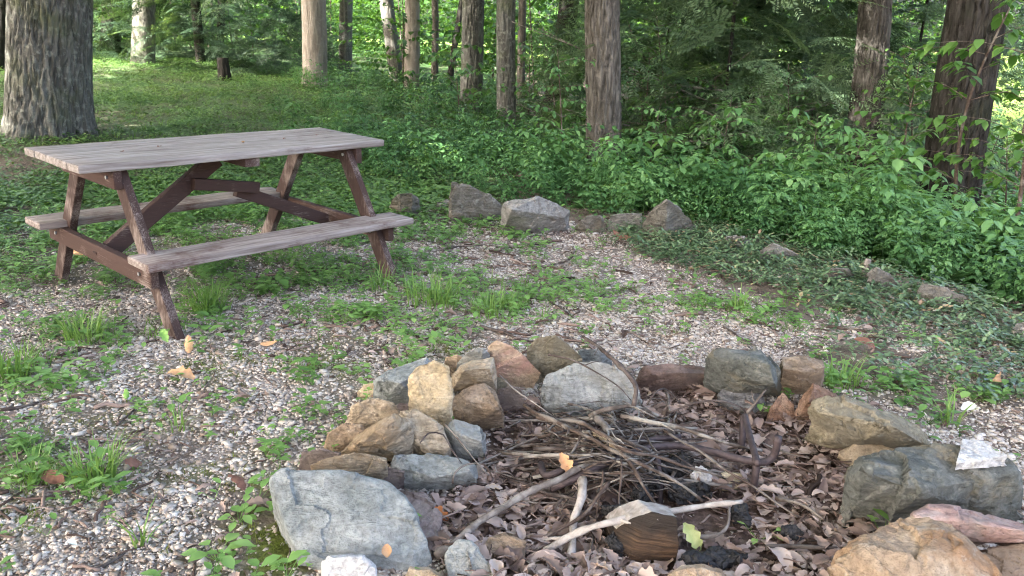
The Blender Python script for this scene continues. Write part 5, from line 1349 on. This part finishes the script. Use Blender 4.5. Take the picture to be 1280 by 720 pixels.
hemlock('dark hemlock behind the lichened grey trunk', 150, 22, 10, 2.8, .4, 1400, 12, .12)
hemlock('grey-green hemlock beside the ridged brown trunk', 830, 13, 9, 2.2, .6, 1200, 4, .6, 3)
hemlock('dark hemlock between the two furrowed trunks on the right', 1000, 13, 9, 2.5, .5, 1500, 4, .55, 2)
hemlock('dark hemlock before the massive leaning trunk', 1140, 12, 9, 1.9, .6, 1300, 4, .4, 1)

# broad-leaved saplings
def sapling_tpl(seed, H, R, nb, LL, zlow=.25, per=11):
    r = random.Random(seed); S = Tri(); T = Tri()
    def stem(pts, r0, r1): 
        pth = catmull(pts, .12); v, f = tube_arr(pth, np.linspace(r0, r1, len(pth)), 5, False); S.add(v, f, 0); return pth
    main = stem([(0, 0, 0), (r.uniform(-.05, .05) * H, r.uniform(-.05, .05) * H, H * .5), (r.uniform(-.1, .1) * H, r.uniform(-.1, .1) * H, H)], .007 * H + .003, .003)
    for b in range(nb):
        t = zlow + (1 - zlow) * (b + r.random()) / nb; p = main[int(t * (len(main) - 1))]; a = b * 2.4 + r.uniform(-.4, .4); L = R * r.uniform(.5, 1.1) * (1.15 - .6 * t)
        e = p + np.array([math.cos(a) * L, math.sin(a) * L, r.uniform(.0, .35) * L]); pth = stem([p, (p + e) / 2 + np.array([0, 0, .08 * L]), e], .004, .0015)
        n = max(4, int(per * L / R + 2))
        for k in range(n):
            q = pth[min(len(pth) - 1, int((.2 + .8 * k / n) * len(pth)))]
            for sg in (-1, 1):
                v, f = leaf(1, r.uniform(.5, .62), .18, r.uniform(.15, .5)); T.add(place(v, q + np.array([0, 0, r.uniform(-.02, .02)]), a - PI / 2 + sg * r.uniform(.5, 1.3), r.uniform(-.55, .15), LL * r.uniform(.65, 1.2)), f, r.uniform(-.15, .15) + .1 * t)
    return S.get(), T.get()
SAPS = {}
def sapling(label, px, py, Y, H, R, nb, LL, tintc, mat='bright', group='broad-leaved saplings in the wood', seed=None, lean=(0, 0), zlow=.25):
    b = AT(px, py, Y); base = onT(b[0], b[1]); root = empty('sapling', tuple(base)); tag(root, label, 'sapling', group)
    S, T = sapling_tpl(seed or int(px * 3 + Y), H, R, nb, LL, zlow)
    for nm, (v, f, t), m_ in (('stem', S, M['stick_brown']), ('foliage', T, M[mat])):
        v = v.copy(); v[:, 0] += lean[0] * v[:, 2]; v[:, 1] += lean[1] * v[:, 2]
        tri_obj(nm, v, f, np.clip(t + tintc, 0, 1), m_, root)
    return root
sapling('sapling with broad leaves hanging in front of the massive dark trunk', 1200, 300, 6.6, 2.6, .9, 16, .11, .5, seed=1)
sapling('leafy sapling leaning in at the top right corner', 1268, 320, 6.2, 2.6, 1.0, 16, .12, .75, seed=2, lean=(-.12, 0))
sapling('sunlit sapling at the right edge behind the massive trunk', 1262, 290, 9.5, 2.6, 1.0, 11, .10, .85, seed=3)
sapling('light green sapling between the furrowed trunk and the massive trunk', 1120, 250, 9.0, 2.3, .9, 34, .075, .6, seed=4)
sapling('bushy sapling in front of the hemlock boughs', 900, 215, 8.6, 1.35, .8, 30, .078, .55, 'under', seed=5)
sapling('spreading sapling left of the furrowed trunk', 1010, 225, 8.4, 1.3, .9, 32, .08, .6, 'under', seed=6)
sapling('small sapling with layered leaves right of the ridged brown trunk', 815, 200, 9.0, 1.2, .7, 26, .075, .6, 'under', seed=7)
sapling('thin twiggy sapling beside the ridged brown trunk', 705, 190, 8.8, 1.4, .6, 20, .07, .5, 'under', seed=8)
sapling('upright sapling with fresh leaves right of the pale far trunks', 835, 120, 10.5, 2.5, .9, 36, .075, .6, seed=9)
sapling('low spreading sapling before the furrowed trunk', 1060, 250, 7.6, 1.15, .8, 26, .085, .55, 'under', seed=10)
for i, (lab, px, Y, H, R_, nb, LL, tn) in enumerate((
    ('tall bush filling the gap right of the ridged brown trunk', 800, 11.5, 2.3, 1.1, 26, .10, .5),
    ('dense green bush below the hemlock boughs', 870, 12, 2.0, 1.3, 28, .10, .42),
    ('bright leafed bush between the hemlock and the furrowed trunk', 960, 10.5, 1.9, 1.1, 24, .11, .6),
    ('tall thin-leaved bush left of the furrowed trunk', 1030, 11.5, 2.4, 1.2, 26, .10, .5),
    ('broad bush right of the furrowed trunk', 1118, 11, 2.2, 1.0, 24, .11, .55),
    ('light bush at the foot of the massive trunk, meadow side', 1245, 8.6, 1.5, .9, 20, .10, .75),
    ('feathery bush at the right edge in front of the meadow', 1280, 7.2, 1.3, .8, 18, .10, .8),
    ('dark green bush low beside the massive trunk', 1130, 7.8, 1.2, .9, 18, .11, .45),
    ('fine-leaved tall bush in front of the hemlock, nearest the ridged trunk', 815, 10.2, 2.0, .8, 40, .065, .5),
    ('fine-leaved bush before the middle of the hemlock boughs', 905, 9.8, 1.8, .9, 44, .065, .48),
    ('fine-leaved bush before the right end of the hemlock boughs', 985, 9.6, 2.0, .9, 44, .065, .52),
    ('fine-leaved bush between furrowed and massive trunks', 1135, 9.4, 2.3, .9, 44, .065, .56),
    ('leafy bush behind the ridged brown trunk, left side', 690, 11.5, 1.6, 1.0, 20, .10, .5),
    ('leafy bush under the dark leaning trunk', 660, 13, 1.7, 1.1, 22, .10, .5),
    ('low bush before the broad dark grey trunk', 575, 12, 1.2, 1.0, 18, .10, .52))):
    sapling(lab, px, 150, Y, H, R_, nb, LL, tn, 'bright' if tn > .55 else 'under', 'bushes filling the gaps between the trunks', seed=300 + i, zlow=.08)
# understory trees further back, each with its own foliage
rs = random.Random(31)
UNDG = 'understory saplings between the far trunks'
protos = []
for i in range(4):
    S, T = sapling_tpl(60 + i, 3.6, 1.9, 30, .17, .08, 13); protos.append((S, T))
pm = []
for S, T in protos:
    a = tri_obj('stem', S[0], S[1], S[2], M['stick_brown']); b = tri_obj('foliage', T[0], T[1], np.clip(T[2] + .5, 0, 1), M['bright']); pm.append((a.data, b.data)); bpy.data.objects.remove(a); bpy.data.objects.remove(b)
spots = []
for k in range(64):
    Y = rs.uniform(15, 36); px = 500 + (k / 63 - .5) * 1300 + rs.uniform(-40, 40)
    if 90 < px < 370: Y = max(Y, 25)
    spots.append((px, Y))
for k, (px, Y) in enumerate(spots):
    b = AT(px, 60, Y); base = onT(b[0], b[1]); base[2] -= .1
    root = empty('understory_sapling', tuple(base)); tag(root, 'leafy green understory sapling among the far trunks of the wood', 'sapling', UNDG)
    for nm, me in zip(('stem', 'foliage'), pm[k % 4]): link(bpy.data.objects.new(nm, me), root)
    s = rs.uniform(.75, 1.25); root.scale = (s, s, s * rs.uniform(.8, 1.1)); root.rotation_euler = (0, 0, rs.uniform(0, 6.28))

# ------------------------------------------------------------------ far woods
T0 = [(rhomb(.6, .15)[0], rhomb(.6, .15)[1], np.zeros(4))]
nc = 420
ca = RNG.uniform(-.75, .75, nc); cd = RNG.uniform(30, 62, nc); cz = RNG.uniform(0, 1, nc) ** 1.2 * 11
cx0, cy0 = np.sin(ca) * cd, np.cos(ca) * cd
keep = ~((ca > .42) & (cd < 52) ) 
cx0, cy0, cz = cx0[keep], cy0[keep], cz[keep]; nc = len(cx0)
n = 95000; w_ = RNG.integers(0, nc, n); cs = RNG.uniform(.8, 2.2, nc)
p = np.stack([cx0[w_], cy0[w_], cz[w_]], -1) + RNG.normal(size=(n, 3)) * cs[w_][:, None] * np.array([.8, .8, .55])
p[:, 2] = np.maximum(p[:, 2], terr(p[:, 0], p[:, 1]) + .1)
fw = scatter('far_woods', M['crown'], T0, p, RNG.uniform(.22, .42, n), rots(RNG.uniform(0, 6.28, n), RNG.normal(0, .6, n), RNG.uniform(0, 6.28, n)), np.clip(.55 + RNG.normal(0, .2, n) + .4 * (RNG.random(nc)[w_] - .5), 0, 1))
tag(fw, 'mass of sunlit green woodland foliage far behind the trunks', 'woods', kind='stuff')

# ------------------------------------------------------------------ light, sky, camera
SUN_EL, SUN_AZ = math.radians(41), math.radians(233)     # azimuth measured clockwise from +Y
sd = Vector((math.sin(SUN_AZ) * math.cos(SUN_EL), math.cos(SUN_AZ) * math.cos(SUN_EL), math.sin(SUN_EL)))
L = bpy.data.lights.new('sun', 'SUN'); L.energy = 4.5; L.angle = math.radians(.53); L.color = (1, .95, .86)
so = bpy.data.objects.new('sun', L); link(so); so.rotation_euler = (-sd).to_track_quat('-Z', 'Y').to_euler(); so.location = (0, 0, 30)
wd = bpy.data.worlds.new('World'); SC.world = wd; wd.use_nodes = True
nt = wd.node_tree; bg = nt.nodes['Background']; sk = nt.nodes.new('ShaderNodeTexSky'); sk.sky_type = 'NISHITA'; sk.sun_disc = False
sk.sun_elevation = SUN_EL; sk.sun_rotation = SUN_AZ; sk.air_density = .7; sk.dust_density = 8.0; sk.ozone_density = .0
nt.links.new(sk.outputs[0], bg.inputs[0]); bg.inputs[1].default_value = .13
cam = bpy.data.cameras.new('camera'); co = bpy.data.objects.new('camera', cam); link(co); SC.camera = co
cam.sensor_width = 36; cam.sensor_fit = 'HORIZONTAL'; cam.lens = 36 * CF / 1280; cam.clip_start = .05; cam.clip_end = 2000
rt = cr * R0 + sr * U0; up = -sr * R0 + cr * U0
co.matrix_world = Matrix(((rt[0], up[0], -FW[0], EYE[0]), (rt[1], up[1], -FW[1], EYE[1]), (rt[2], up[2], -FW[2], EYE[2]), (0, 0, 0, 1)))
cam.dof.use_dof = True; cam.dof.focus_distance = 3.1; cam.dof.aperture_fstop = 9.0
vs = SC.view_settings; vs.view_transform = 'Standard'; vs.look = 'None'; vs.gamma = 1; vs.exposure = 3.62
SC.cycles.use_denoising = True
SC.cycles.max_bounces = 8; SC.cycles.diffuse_bounces = 4; SC.cycles.transmission_bounces = 4; SC.cycles.transparent_max_bounces = 4
SC.cycles.pixel_filter_type = 'BLACKMAN_HARRIS'; SC.cycles.filter_width = 1.1
